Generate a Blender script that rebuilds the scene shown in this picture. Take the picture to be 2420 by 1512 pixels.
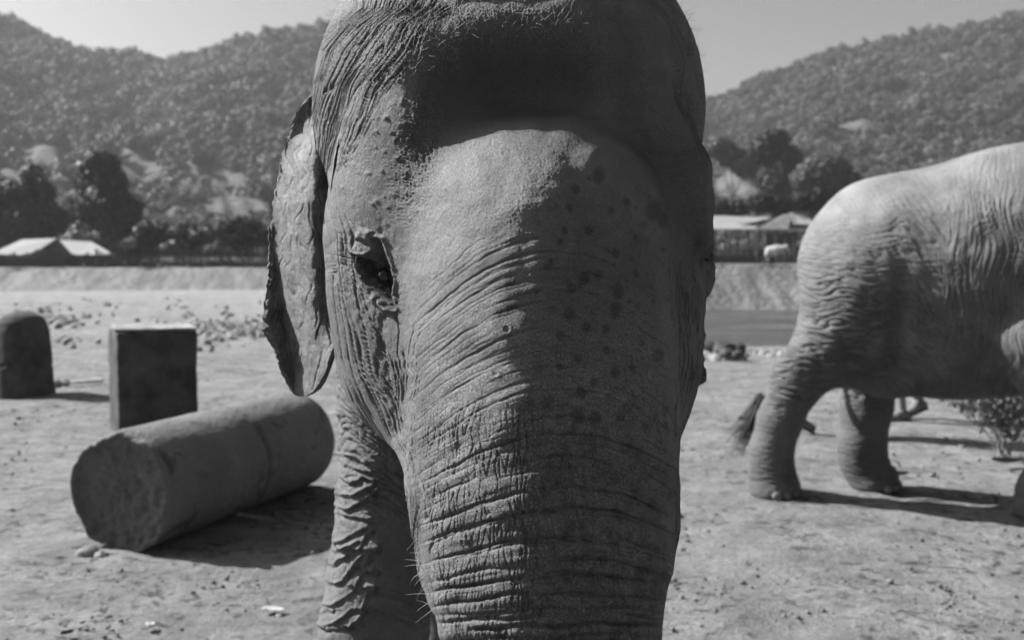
import bpy, math, random
import numpy as np
from mathutils import Vector

sc = bpy.context.scene
for o in list(bpy.data.objects):
    bpy.data.objects.remove(o)
R_ = math.radians
rng = np.random.default_rng(7)
random.seed(7)

# ------------------------------------------------------------------ camera, sky, sun, exposure
CAM_H = 1.7
FPX = 2488.0                       # focal length in pixels of a 2420 px wide picture
PITCH = math.atan(156.0 / FPX)     # the camera looks down a little
cam_data = bpy.data.cameras.new("camera")
cam = bpy.data.objects.new("camera", cam_data)
sc.collection.objects.link(cam)
cam.location = (0, 0, CAM_H)
cam.rotation_euler = (R_(90) - PITCH, 0, 0)
cam_data.sensor_width = 36.0
cam_data.lens = 36.0 * FPX / 2420.0
cam_data.clip_start = 0.05
cam_data.clip_end = 6000
cam_data.dof.use_dof = True
cam_data.dof.focus_distance = 1.74
cam_data.dof.aperture_fstop = 4.6
cam_data.dof.aperture_blades = 9
sc.camera = cam

SUN_EL, SUN_AZ = R_(38), R_(21)     # light travels to +x and a little towards the camera (-y)
to_sun = Vector((-math.cos(SUN_AZ) * math.cos(SUN_EL), math.sin(SUN_AZ) * math.cos(SUN_EL), math.sin(SUN_EL)))

world = bpy.data.worlds.new("World")
sc.world = world
world.use_nodes = True
nt = world.node_tree
nt.nodes.clear()
sky = nt.nodes.new("ShaderNodeTexSky")
sky.sky_type = 'NISHITA'
sky.sun_disc = False
sky.sun_elevation = SUN_EL
sky.sun_rotation = math.atan2(to_sun.x, to_sun.y)
sky.altitude = 300
sky.air_density = 1.0
sky.dust_density = 5.0
sky.ozone_density = 1.0
sep = nt.nodes.new("ShaderNodeSeparateColor")      # black-and-white film behind an orange filter
mixr = nt.nodes.new("ShaderNodeMath"); mixr.operation = 'MULTIPLY'; mixr.inputs[1].default_value = 0.5
mixg = nt.nodes.new("ShaderNodeMath"); mixg.operation = 'MULTIPLY_ADD'; mixg.inputs[1].default_value = 0.5
bgn = nt.nodes.new("ShaderNodeBackground")
wo = nt.nodes.new("ShaderNodeOutputWorld")
nt.links.new(sky.outputs[0], sep.inputs[0])
nt.links.new(sep.outputs[0], mixr.inputs[0])
nt.links.new(sep.outputs[1], mixg.inputs[0])
nt.links.new(mixr.outputs[0], mixg.inputs[2])
nt.links.new(mixg.outputs[0], bgn.inputs[0])
bgn.inputs[1].default_value = 0.05
nt.links.new(bgn.outputs[0], wo.inputs[0])

sun_d = bpy.data.lights.new("sun", 'SUN')
sun_d.energy = 5.0
sun_d.angle = R_(0.53)
sun = bpy.data.objects.new("sun", sun_d)
sc.collection.objects.link(sun)
sun.rotation_euler = to_sun.to_track_quat('Z', 'Y').to_euler()
sun.location = (-20, 10, 30)

sc.view_settings.view_transform = 'Standard'
sc.view_settings.look = 'None'
sc.view_settings.gamma = 1
sc.view_settings.use_curve_mapping = False
sc.view_settings.exposure = 1.27
sc.render.engine = 'CYCLES'
sc.cycles.max_bounces = 5
sc.cycles.diffuse_bounces = 1
sc.cycles.volume_bounces = 1
sc.cycles.use_denoising = True

# ------------------------------------------------------------------ helpers
def P(u, v, d):
    """world point seen at picture position u, v (2420 x 1512) at view depth d"""
    x = (u - 1210.0) / FPX * d
    z = (756.0 - v) / FPX * d
    cp, sp = math.cos(PITCH), math.sin(PITCH)
    return np.array([x, d * cp + z * sp, CAM_H - d * sp + z * cp])

def proj(X):
    cp, sp = math.cos(PITCH), math.sin(PITCH)
    y = X[..., 1]; z = X[..., 2] - CAM_H
    d = np.maximum(y * cp - z * sp, 1e-3)
    h = y * sp + z * cp
    return 1210 + FPX * X[..., 0] / d, 756 - FPX * h / d, d

def G(u, v, z=0.0):
    """ground point at picture position u, v"""
    a = P(u, v, 1.0) - np.array([0, 0, CAM_H])
    t = (z - CAM_H) / a[2]
    return np.array([a[0] * t, a[1] * t, z])

def col(o):
    sc.collection.objects.link(o)
    return o

def tag(o, label=None, cat=None, group=None, kind=None):
    if label: o["label"] = label
    if cat: o["category"] = cat
    if group: o["group"] = group
    if kind: o["kind"] = kind
    return o

def empty(name, loc=(0, 0, 0), rz=0.0):
    o = bpy.data.objects.new(name, None)
    o.empty_display_size = 0.1
    o.location = loc
    o.rotation_euler = (0, 0, rz)
    return col(o)

def mesh_obj(name, V, F, mat=None, parent=None, smooth=True, attrs=None, loc=None):
    """V (n,3) array, F (m,4) or (m,3) array or list of mixed faces"""
    me = bpy.data.meshes.new(name)
    V = np.asarray(V, dtype=np.float32)
    if isinstance(F, np.ndarray):
        k = F.shape[1]
        me.vertices.add(len(V))
        me.vertices.foreach_set("co", V.ravel())
        me.loops.add(F.size)
        me.loops.foreach_set("vertex_index", F.astype(np.int32).ravel())
        me.polygons.add(len(F))
        me.polygons.foreach_set("loop_start", np.arange(0, F.size, k, dtype=np.int32))
        me.polygons.foreach_set("loop_total", np.full(len(F), k, dtype=np.int32))
        me.update(calc_edges=True)
    else:
        me.from_pydata([tuple(map(float, p)) for p in V], [], F)
        me.update()
    if smooth:
        me.polygons.foreach_set("use_smooth", np.ones(len(me.polygons), dtype=bool))
    if attrs:
        for k_, a in attrs.items():
            at = me.attributes.new(k_, 'FLOAT', 'POINT')
            at.data.foreach_set("value", np.asarray(a, dtype=np.float32).ravel())
    if mat: me.materials.append(mat)
    o = bpy.data.objects.new(name, me)
    if loc is not None: o.location = loc
    if parent: o.parent = parent
    return col(o)

def grid_faces(nr, nc, off=0, wrap=False, flip=False):
    r = np.arange(nr - 1)[:, None]
    c = np.arange(nc if wrap else nc - 1)[None, :]
    c2 = (c + 1) % nc
    a = r * nc + c; b = r * nc + c2; d = (r + 1) * nc + c2; e = (r + 1) * nc + c
    F = np.stack([a, b, d, e], -1).reshape(-1, 4) + off
    return F[:, ::-1] if flip else F

# noise
_tab = np.random.default_rng(3).uniform(0, 2 * np.pi, (256, 256))
_gx, _gy = np.cos(_tab), np.sin(_tab)
def vn(x, y, s=0):
    """2-D gradient noise, about -1..1"""
    x = np.asarray(x, dtype=np.float64) + s * 17.31; y = np.asarray(y, dtype=np.float64) + s * 5.77
    x, y = np.broadcast_arrays(x, y)
    xi = np.floor(x).astype(np.int64); yi = np.floor(y).astype(np.int64)
    xf = x - xi; yf = y - yi
    u = xf * xf * xf * (xf * (xf * 6 - 15) + 10); w = yf * yf * yf * (yf * (yf * 6 - 15) + 10)
    def g(i, j, dx, dy):
        a = (xi + i + s * 31) & 255; b = (yi + j + s * 57) & 255
        return _gx[a, b] * dx + _gy[a, b] * dy
    n00 = g(0, 0, xf, yf); n10 = g(1, 0, xf - 1, yf); n01 = g(0, 1, xf, yf - 1); n11 = g(1, 1, xf - 1, yf - 1)
    return 1.5 * ((n00 * (1 - u) + n10 * u) * (1 - w) + (n01 * (1 - u) + n11 * u) * w)

def fbm(x, y, o=4, s=0, g=0.5):
    a, f, t = 1.0, 1.0, 0
    for i in range(o):
        t = t + a * vn(x * f, y * f, s + i); a *= g; f *= 2.03
    return t

def sst(a, b, x):
    t = np.clip((x - a) / (b - a), 0, 1)
    return t * t * (3 - 2 * t)

# signed distance shapes
def rpx(h, front):
    s = math.sin(math.atan(h / FPX))
    return s * front / (1 - s)

def d_ell(p, c, r):
    q = (p - c) / r
    k0 = np.sqrt((q * q).sum(-1)); k1 = np.sqrt(((q / r) ** 2).sum(-1))
    return k0 * (k0 - 1) / np.maximum(k1, 1e-6)

def d_cap(p, a, b, ra, rb):
    ba = b - a; t = np.clip(((p - a) @ ba) / (ba @ ba), 0, 1)
    q = p - a - t[..., None] * ba
    return np.sqrt((q * q).sum(-1)) - (ra + (rb - ra) * t)

def smin(a, b, k):
    h = np.clip(0.5 + 0.5 * (b - a) / k, 0, 1)
    return b * (1 - h) + a * h - k * h * (1 - h)

def smax(a, b, k): return -smin(-a, -b, k)

def sdf_eval(prims, p):
    f = None
    for pr in prims:
        kind, k = pr[0], pr[1]
        if kind == 'ell': d = d_ell(p, pr[2], pr[3])
        elif kind == 'cap': d = d_cap(p, *pr[2:])
        elif kind == 'chain':
            d = None
            for (a, ra), (b, rb) in zip(pr[2][:-1], pr[2][1:]):
                e = d_cap(p, a, b, ra, rb)
                d = e if d is None else smin(d, e, pr[3])
        elif kind == 'cut':
            d = d_ell(p, pr[2], pr[3]); f = smax(f, -d, k); continue
        elif kind == 'zcut':
            f = np.maximum(f, pr[2] - p[..., 2]); continue
        f = d if f is None else smin(f, d, k)
    return f

def surface_net(fn, lo, hi, h):
    lo = np.array(lo, float); hi = np.array(hi, float)
    n = np.ceil((hi - lo) / h).astype(int) + 1
    ax = [lo[i] + h * np.arange(n[i]) for i in range(3)]
    S = np.empty(n)
    for i in range(n[0]):
        g = np.stack(np.meshgrid(ax[0][i:i + 1], ax[1], ax[2], indexing='ij'), -1)
        S[i] = fn(g)[0]
    ins = S < 0
    cnt = np.zeros(n - 1, int); acc = np.zeros(tuple(n - 1) + (3,))
    base = np.stack(np.meshgrid(*[np.arange(m - 1) for m in n], indexing='ij'), -1).astype(float)
    def sl(off): return tuple(slice(off[i], off[i] + n[i] - 1) for i in range(3))
    for axis in range(3):
        others = [i for i in range(3) if i != axis]
        for a in (0, 1):
            for b in (0, 1):
                o0 = [0, 0, 0]; o0[others[0]] = a; o0[others[1]] = b
                o1 = list(o0); o1[axis] = 1
                s0 = S[sl(o0)]; s1 = S[sl(o1)]
                cr = (s0 < 0) != (s1 < 0)
                t = np.where(cr, s0 / np.where(cr, s0 - s1, 1), 0)
                pt = np.array(o0, float)[None, None, None, :] + np.zeros(t.shape + (3,))
                pt[..., axis] += t
                acc += pt * cr[..., None]; cnt += cr
    act = cnt > 0
    idx = -np.ones(n - 1, int); idx[act] = np.arange(act.sum())
    cells = base[act]
    V = lo + h * (base[act] + acc[act] / cnt[act][:, None])
    Fs = []
    for axis in range(3):
        others = [i for i in range(3) if i != axis]
        i0, i1 = others
        a = [slice(1, n[i] - 1) for i in range(3)]; a[axis] = slice(0, n[axis] - 1)
        b = list(a); b[axis] = slice(1, n[axis])
        s0 = ins[tuple(a)]; s1 = ins[tuple(b)]
        cr = np.argwhere(s0 != s1)
        if len(cr) == 0: continue
        sgn = s0[tuple(cr.T)]
        c = cr.copy(); c[:, i0] += 1; c[:, i1] += 1
        def I(di, dj):
            q = c.copy(); q[:, i0] -= di; q[:, i1] -= dj
            return idx[tuple(q.T)]
        quad = np.stack([I(1, 1), I(0, 1), I(0, 0), I(1, 0)], -1)
        nn_ = np.cross(cells[quad[:, 2]] - cells[quad[:, 0]], cells[quad[:, 3]] - cells[quad[:, 1]])[:, axis]
        quad = np.where(((nn_ > 0) == sgn)[:, None], quad, quad[:, ::-1])
        Fs.append(quad)
    F = np.concatenate(Fs)
    F = F[(F >= 0).all(1)]
    return V, F

def subdivide(V, F):
    """linear split of each quad in four"""
    E = np.concatenate([F[:, [0, 1]], F[:, [1, 2]], F[:, [2, 3]], F[:, [3, 0]]])
    Es = np.sort(E, 1)
    key = Es[:, 0].astype(np.int64) * len(V) + Es[:, 1]
    uq, inv = np.unique(key, return_inverse=True)
    a = uq // len(V); b = uq % len(V)
    EV = (V[a] + V[b]) / 2; FV = V[F].mean(1)
    nv, ne, nf = len(V), len(EV), len(F)
    inv = inv.reshape(4, nf) + nv
    fc = np.arange(nf) + nv + ne
    out = []
    for i in range(4):
        out.append(np.stack([F[:, i], inv[i], fc, inv[(i - 1) % 4]], -1))
    return np.concatenate([V, EV, FV]), np.concatenate(out)

def vnormals(V, F):
    a = V[F[:, 2]] - V[F[:, 0]]; b = V[F[:, 3]] - V[F[:, 1]]
    n = np.cross(a, b)
    N = np.zeros_like(V)
    for i in range(4): 
        for k in range(3):
            N[:, k] += np.bincount(F[:, i], n[:, k], len(V))
    return N / np.maximum(np.linalg.norm(N, axis=1), 1e-12)[:, None]

def relax(V, F, it=2, lam=0.5):
    for _ in range(it):
        A = np.zeros_like(V); c = np.zeros(len(V))
        for i in range(4):
            a, b = F[:, i], F[:, (i + 1) % 4]
            for k in range(3):
                A[:, k] += np.bincount(a, V[b, k], len(V)) + np.bincount(b, V[a, k], len(V))
            c += np.bincount(a, minlength=len(V)) + np.bincount(b, minlength=len(V))
        V = V + lam * (A / np.maximum(c, 1)[:, None] - V)
    return V

# materials --------------------------------------------------------
class NB:
    """small node-building helper"""
    def __init__(s, name):
        s.m = bpy.data.materials.new(name); s.m.use_nodes = True
        s.t = s.m.node_tree; s.t.nodes.clear()
        s.out = s.t.nodes.new("ShaderNodeOutputMaterial")
        s.b = s.t.nodes.new("ShaderNodeBsdfPrincipled")
        s.t.links.new(s.b.outputs[0], s.out.inputs[0])
        s.co = s.t.nodes.new("ShaderNodeTexCoord").outputs["Object"]
    def n(s, ty, **kw):
        x = s.t.nodes.new(ty)
        for k, v in kw.items():
            if k.startswith("i_"):
                key = k[2:].replace("_", " ")
                x.inputs[int(key) if key.isdigit() else key].default_value = v
            else: setattr(x, k, v)
        return x
    def l(s, a, b): s.t.links.new(a, b)
    def val(s, v): 
        if isinstance(v, (int, float)):
            q = s.n("ShaderNodeValue"); q.outputs[0].default_value = v; return q.outputs[0]
        return v
    def math(s, op, a, b=None, c=None, clamp=False):
        q = s.n("ShaderNodeMath", operation=op, use_clamp=clamp)
        for i, x in enumerate((a, b, c)):
            if x is None: continue
            if isinstance(x, (int, float)): q.inputs[i].default_value = x
            else: s.l(x, q.inputs[i])
        return q.outputs[0]
    def noise(s, scale, detail=4, rough=0.55, co=None, dist=0.0):
        q = s.n("ShaderNodeTexNoise", i_Scale=scale, i_Detail=detail, i_Roughness=rough, i_Distortion=dist)
        s.l(co or s.co, q.inputs["Vector"]); return q.outputs["Fac"]
    def voro(s, scale, feature='F1', co=None, rnd=1.0):
        q = s.n("ShaderNodeTexVoronoi", feature=feature, i_Scale=scale, i_Randomness=rnd)
        s.l(co or s.co, q.inputs["Vector"]); return q.outputs["Distance"]
    def scaled(s, sx, sy, sz):
        q = s.n("ShaderNodeMapping"); q.inputs["Scale"].default_value = (sx, sy, sz)
        s.l(s.co, q.inputs["Vector"]); return q.outputs[0]
    def mr(s, v, a, b, c, d):
        q = s.n("ShaderNodeMapRange", i_1=a, i_2=b, i_3=c, i_4=d); s.l(v, q.inputs[0]); return q.outputs[0]
    def attr(s, name):
        q = s.n("ShaderNodeAttribute", attribute_name=name); return q.outputs["Fac"]
    def bump(s, h, dist, strength=1.0, prev=None):
        q = s.n("ShaderNodeBump"); q.inputs["Strength"].default_value = strength; q.inputs["Distance"].default_value = dist
        s.l(h, q.inputs["Height"])
        if prev is not None: s.l(prev, q.inputs["Normal"])
        return q.outputs[0]
    def fin(s, color, rough=0.85, normal=None, spec=0.3):
        if isinstance(color, (int, float)): s.b.inputs["Base Color"].default_value = (color, color, color, 1)
        else: s.l(color, s.b.inputs["Base Color"])
        if isinstance(rough, (int, float)): s.b.inputs["Roughness"].default_value = rough
        else: s.l(rough, s.b.inputs["Roughness"])
        s.b.inputs["Specular IOR Level"].default_value = spec
        if normal is not None: s.l(normal, s.b.inputs["Normal"])
        return s.m

def plain(name, base, var=0.3, scale=8.0, rough=0.85, bump=0.0, bscale=30.0, spec=0.25):
    b = NB(name)
    n = b.noise(scale, 5)
    c = b.mr(n, 0.3, 0.7, base * (1 - var), base * (1 + var))
    nor = b.bump(b.noise(bscale, 6, 0.65), bump) if bump else None
    return b.fin(c, rough, nor, spec)
# ------------------------------------------------------------------ skin
def skin_material(name, base, cell, freck_and_shade=True, crack=1.0):
    b = NB(name)
    big = b.noise(5.0, 5, 0.6)
    fine = b.noise(55.0, 4, 0.6)
    c = b.mr(big, 0.3, 0.7, base * 0.74, base * 1.26)
    c = b.math('MULTIPLY', c, b.mr(fine, 0.25, 0.75, 0.84, 1.14))
    ve = b.voro(1.0 / cell, 'DISTANCE_TO_EDGE')
    co2 = b.scaled(1.0, 1.0, 1.0)
    vf = b.voro(2.3 / cell, 'DISTANCE_TO_EDGE')
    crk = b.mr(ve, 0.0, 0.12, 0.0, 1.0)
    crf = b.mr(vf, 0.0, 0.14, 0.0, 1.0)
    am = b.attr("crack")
    if freck_and_shade:
        p = b.attr("pigment_and_shade")
        c = b.math('MULTIPLY', c, b.math('SUBTRACT', 1.0, b.math('MULTIPLY', p, 0.5)))
        c = b.math('MULTIPLY', c, b.math('ADD', 1.0, b.math('MULTIPLY', b.attr("dust_and_sun"), 0.5)))
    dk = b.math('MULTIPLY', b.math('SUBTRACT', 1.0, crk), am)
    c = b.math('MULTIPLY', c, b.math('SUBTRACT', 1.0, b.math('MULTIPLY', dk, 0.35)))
    h = b.math('ADD', b.math('MULTIPLY', b.math('MULTIPLY', crk, am), 1.0), b.math('MULTIPLY', crf, 0.45))
    n1 = b.bump(h, 0.0030 * crack)
    n2 = b.bump(b.noise(190.0, 5, 0.8), 0.0045 * crack, prev=n1)
    n3 = b.bump(b.noise(45.0, 6, 0.6), 0.0035 * crack, prev=n2)
    return b.fin(c, b.mr(fine, 0.2, 0.8, 0.45, 0.7), n3, 0.35)

M_skin = skin_material("elephant_skin", 0.168, 0.0062)
M_skin2 = skin_material("elephant_skin_pale", 0.125, 0.03)
M_hair = plain("dark_hair", 0.05, 0.2, 20, 0.5)
M_hairl = plain("pale_bristle", 0.45, 0.2, 20, 0.5)
M_eye = NB("wet_eye").fin(0.012, 0.08, None, 0.6)
M_nail = plain("toenail_horn", 0.13, 0.25, 20, 0.6, 0.002)

# ------------------------------------------------------------------ the elephant in front
def ppt(u, v, front, hpx):
    r = rpx(hpx, front)
    return (P(u, v, front + r), r)

trunk_pts = [ppt(1274, 610, 1.678, 308), ppt(1276, 700, 1.665, 316), ppt(1280, 800, 1.648, 320),
             ppt(1288, 1000, 1.622, 318), ppt(1290, 1160, 1.602, 311), ppt(1292, 1300, 1.588, 296),
             ppt(1302, 1420, 1.576, 264), ppt(1310, 1530, 1.566, 248), ppt(1312, 1750, 1.56, 215),
             ppt(1312, 2100, 1.58, 165), ppt(1305, 2500, 1.62, 125), ppt(1290, 2800, 1.62, 95), ppt(1240, 2905, 1.55, 75)]
HEAD = [
    ('ell', 0.0, P(1203, 268, 2.21), np.array([0.408, 0.37, 0.412])),
    ('chain', 0.05, [ppt(1080, 0, 1.95, 80), ppt(1000, 90, 1.895, 84), ppt(965, 190, 1.862, 84), ppt(930, 290, 1.865, 80), ppt(900, 380, 1.885, 72), ppt(885, 450, 1.895, 66), ppt(875, 530, 1.91, 52)], 0.03),
    ('chain', 0.03, [ppt(1380, 0, 1.955, 70), ppt(1478, 90, 1.925, 66), ppt(1530, 200, 1.895, 60), ppt(1586, 310, 1.89, 56), ppt(1622, 400, 1.885, 56), ppt(1630, 480, 1.90, 54), ppt(1634, 570, 1.94, 50)], 0.02),
    ('cut', 0.045, P(1238, 195, 1.81), np.array([0.168, 0.118, 0.112])),
    ('ell', 0.08, P(1000, 450, 2.0), np.array([0.15, 0.165, 0.17])),
    ('chain', 0.045, trunk_pts, 0.012),
    ('ell', 0.05, P(1262, 505, 1.95), np.array([0.232, 0.215, 0.165])),
    # cheeks
    ('chain', 0.05, [ppt(980, 560, 1.90, 215), ppt(1000, 690, 1.875, 221), ppt(1016, 780, 1.866, 222), ppt(1022, 850, 1.86, 218), ppt(1037, 950, 1.85, 150), ppt(1042, 1045, 1.835, 100), ppt(1040, 1115, 1.81, 70), ppt(1036, 1160, 1.80, 50)], 0.02),
    ('chain', 0.05, [ppt(1510, 560, 1.94, 165), ppt(1500, 700, 1.92, 160), ppt(1498, 820, 1.90, 158), ppt(1505, 900, 1.89, 142), ppt(1515, 970, 1.88, 108), ppt(1525, 1040, 1.86, 62)], 0.02),
    # lower lip beside the trunk
    ('chain', 0.03, [ppt(1020, 1160, 1.80, 40), ppt(1022, 1250, 1.79, 34), ppt(1040, 1330, 1.775, 32), ppt(1062, 1400, 1.76, 26)], 0.03),
    ('chain', 0.03, [ppt(1560, 1160, 1.80, 32), ppt(1562, 1250, 1.79, 29), ppt(1555, 1330, 1.775, 24)], 0.03),
]
# body behind the head, in world metres
BODY = [
    ('chain', 0.15, [(np.array([0.0, 2.45, 1.78]), .30), (np.array([0.0, 2.9, 1.62]), .40)], 0.2),
    ('ell', 0.2, np.array([-0.01, 3.5, 1.42]), np.array([0.47, 0.98, 0.66])),
    ('ell', 0.2, np.array([0.0, 4.0, 1.5]), np.array([0.5, 0.55, 0.62])),
    ('chain', 0.10, [(np.array([-0.25, 2.80, 1.35]), .13), (np.array([-0.30, 2.66, 0.95]), .09), (np.array([-0.335, 2.62, 0.7]), .10), (np.array([-0.35, 2.58, 0.3]), .11), (np.array([-0.35, 2.55, 0.1]), .14)], 0.05),
    ('chain', 0.10, [(np.array([0.17, 3.0, 1.35]), .17), (np.array([0.18, 3.05, 0.7]), .13), (np.array([0.18, 3.05, 0.3]), .14), (np.array([0.18, 3.03, 0.1]), .17)], 0.05),
    ('chain', 0.12, [(np.array([-0.24, 4.1, 1.3]), .26), (np.array([-0.26, 4.05, 0.7]), .16), (np.array([-0.27, 4.1, 0.3]), .13), (np.array([-0.27, 4.06, 0.1]), .16)], 0.05),
    ('chain', 0.12, [(np.array([0.24, 4.1, 1.3]), .26), (np.array([0.26, 4.0, 0.7]), .16), (np.array([0.26, 4.05, 0.3]), .13), (np.array([0.26, 4.02, 0.1]), .16)], 0.05),
    ('zcut', 0, 0.0),
]

# --- high-resolution front of head and trunk, a star-shaped skin round an inner axis
z_top, z_bot = 2.34, 0.86
axis_pts = np.array([P(1205, -60, 2.10), P(1205, 100, 2.10), P(1215, 300, 2.06), P(1240, 500, 1.98), P(1265, 700, 1.93), P(1285, 1000, 1.87), P(1290, 1300, 1.83), P(1305, 1500, 1.79), P(1312, 1800, 1.75)])
o_ = np.argsort(axis_pts[:, 2])
def axis_at(z):
    return np.stack([np.interp(z, axis_pts[o_, 2], axis_pts[o_, 0]), np.interp(z, axis_pts[o_, 2], axis_pts[o_, 1]), z], -1)

def smooth1(a, n, axis=0):
    for _ in range(n):
        a = np.concatenate([a.take([0], axis), a, a.take([-1], axis)], axis)
        m = a.shape[axis]
        a = 0.25 * a.take(range(0, m - 2), axis) + 0.5 * a.take(range(1, m - 1), axis) + 0.25 * a.take(range(2, m), axis)
    return a

nzc, ntc = 240, 210
zc = np.linspace(z_top, z_bot, nzc); tc = np.linspace(R_(-128), R_(128), ntc)
Ax = axis_at(zc)
Ax = np.stack([smooth1(Ax[:, 0], 20), smooth1(Ax[:, 1], 20), zc], -1)
dirs = np.stack([np.sin(tc), -np.cos(tc), np.zeros_like(tc)], -1)
rad = np.full((nzc, ntc), 0.02)
for _ in range(24):
    pts = Ax[:, None, :] + dirs[None] * rad[..., None]
    f = sdf_eval(HEAD, pts)
    rad += np.clip(-f, -0.03, 0.2) * 0.95
rad = smooth1(smooth1(rad, 1, 0), 1, 1)

def upsample(a, m, axis):
    n = a.shape[axis]
    x = np.linspace(0, n - 1, m); i = np.clip(np.floor(x).astype(int), 0, n - 2); t = x - i
    sh = [1] * a.ndim; sh[axis] = m; t = t.reshape(sh)
    g = lambda k: a.take(np.clip(i + k, 0, n - 1), axis)
    p0, p1, p2, p3 = g(-1), g(0), g(1), g(2)
    return p1 + 0.5 * t * (p2 - p0 + t * (2 * p0 - 5 * p1 + 4 * p2 - p3 + t * (3 * (p1 - p2) + p3 - p0)))

NZ, NT = 900, 800
radf = upsample(upsample(rad, NZ, 0), NT, 1)
Axf = upsample(Ax, NZ, 0)
tf = np.linspace(tc[0], tc[-1], NT)
dirf = np.stack([np.sin(tf), -np.cos(tf), np.zeros_like(tf)], -1)
HP = Axf[:, None, :] + dirf[None] * radf[..., None]

def grid_normals(Pg):
    a = np.gradient(Pg, axis=0); b = np.gradient(Pg, axis=1)
    n = np.cross(a, b); n /= np.maximum(np.linalg.norm(n, axis=-1), 1e-12)[..., None]
    return n
HN = grid_normals(HP)
if (HN[NZ // 2, NT // 2] @ np.array([0, -1, 0])) < 0: HN = -HN
U, Vv, Dp = proj(HP)
view = HP - np.array([0, 0, CAM_H]); view /= np.linalg.norm(view, axis=-1)[..., None]
facing = sst(0.0, 0.12, -(HN * view).sum(-1))
# sculpting corrections, centimetres away from the viewer on a coarse chart
SU = [720, 820, 850, 880, 910, 940, 970, 1000, 1030, 1060, 1120, 1300, 1400, 1700]
ST = {-100: [0, 0, 0, 0, 1, 3, 5, 7, 8, 8, 8, 8, 5, 0], 0: [0, 0, 0, 0, 0, .8, 1.5, 2.2, 2.6, 3, 3, 3, 1.5, 0], 75: [0, 0, .2, .3, .2, .2, -.3, -.8, -.5, -.2, 0, 0, 0, 0],
      150: [0, .5, .7, .8, .3, -.3, -.8, -1.3, -.6, 0, 0, 0, 0, 0], 225: [1, 1.8, 2.2, 2.4, 1.3, .1, -.5, -.9, -.8, -.6, 0, 0, 0, 0],
      300: [2, 3.2, 2.6, 1.5, .5, .1, -.4, -.9, -1.4, -1.9, -1, 0, 0, 0], 375: [3, 5.2, 2.7, 2.3, 1.6, .6, -.1, -.7, -.9, -.5, 0, 0, 0, 0],
      450: [3, 3.8, 2.4, 2.1, 1.3, .3, -.5, -.6, -.1, 0, 0, 0, 0, 0], 525: [2, 2.4, 1.3, 1.0, .3, -.8, -1.0, -.3, 0, 0, 0, 0, 0, 0],
      600: [0, .2, .4, 0, -.6, -1.5, -1.5, -.2, 0, 0, 0, 0, 0, 0], 720: [0, .2, .5, .3, -.3, -1.0, -.3, 0, 0, 0, 0, 0, 0, 0], 900: [0, .2, .5, .3, -.3, -1.0, -.3, 0, 0, 0, 0, 0, 0, 0], 1040: [0] * 14, 1800: [0] * 14}
sv = sorted(ST); tab = np.array([ST[k] for k in sv], float)
gu = np.arange(700, 1720, 10.0); gv = np.arange(-120, 1820, 10.0)
tb = np.stack([np.interp(gu, SU, r) for r in tab]); tb = np.stack([np.interp(gv, sv, tb[:, j]) for j in range(len(gu))], -1)
tb = smooth1(smooth1(tb, 10, 0), 6, 1)
_x = np.clip((U - 700) / 10, 0, len(gu) - 1.01); _y = np.clip((Vv + 120) / 10, 0, len(gv) - 1.01)
_j = _x.astype(int); _i = _y.astype(int); _fx = _x - _j; _fy = _y - _i
delta = (tb[_i, _j] * (1 - _fx) + tb[_i, _j + 1] * _fx) * (1 - _fy) + (tb[_i + 1, _j] * (1 - _fx) + tb[_i + 1, _j + 1] * _fx) * _fy
HP = HP + view * (delta * 0.01 * facing)[..., None]
HN = grid_normals(HP)
if (HN[NZ // 2, NT // 2] @ np.array([0, -1, 0])) < 0: HN = -HN

def xc(v, pts):
    p = np.array(pts, float); return np.interp(v, p[:, 0], p[:, 1])   # pts as (v, u)

def blob(u0, v0, ru, rv, ang=0.0):
    a = R_(ang); du = U - u0; dv = Vv - v0
    x = du * math.cos(a) + dv * math.sin(a); y = -du * math.sin(a) + dv * math.cos(a)
    return np.exp(-((x / ru) ** 2 + (y / rv) ** 2))

def creases(t, along, n, seed, sharp=0.6, wob=0.35, ln=1.0):
    """folds running along 'along', n of them across t in 0..1; 0 in the crease, 1 on the fold"""
    q = t * n + wob * vn(along * 1.3 * ln, t * n * 0.35, seed + 5) * 1.6
    nn = vn(q, along * ln, seed)
    return np.abs(nn) ** sharp

H = np.zeros_like(U)
_ug = np.arange(-600, 3200, 1.0)
def n1(sc_, c, s_):
    return np.interp(U, _ug, vn(_ug / sc_, c, s_))
# small round marks are drawn into a chart first
CH = np.zeros((860, 1240)); CHP = np.zeros((860, 1240))      # half size, offset 20 px
def chart(buf, u, v, r, fn, mode='add'):
    i0, i1 = int((v - r) / 2) + 20, int((v + r) / 2) + 22; j0, j1 = int((u - r) / 2) + 10, int((u + r) / 2) + 12
    i0, j0 = max(i0, 0), max(j0, 0); i1, j1 = min(i1, buf.shape[0]), min(j1, buf.shape[1])
    if i1 <= i0 or j1 <= j0: return
    vv, uu = np.meshgrid((np.arange(i0, i1) - 20) * 2.0, (np.arange(j0, j1) - 10) * 2.0, indexing='ij')
    g = fn(uu - u, vv - v, uu, vv)
    buf[i0:i1, j0:j1] = np.maximum(buf[i0:i1, j0:j1], g) if mode == 'max' else buf[i0:i1, j0:j1] + g
def chart_get(buf):
    x = np.clip(U / 2 + 10, 0, buf.shape[1] - 1.01); y = np.clip(Vv / 2 + 20, 0, buf.shape[0] - 1.01)
    i = y.astype(int); j = x.astype(int); fy = y - i; fx = x - j
    return (buf[i, j] * (1 - fx) + buf[i, j + 1] * fx) * (1 - fy) + (buf[i + 1, j] * (1 - fx) + buf[i + 1, j + 1] * fx) * fy
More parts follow.
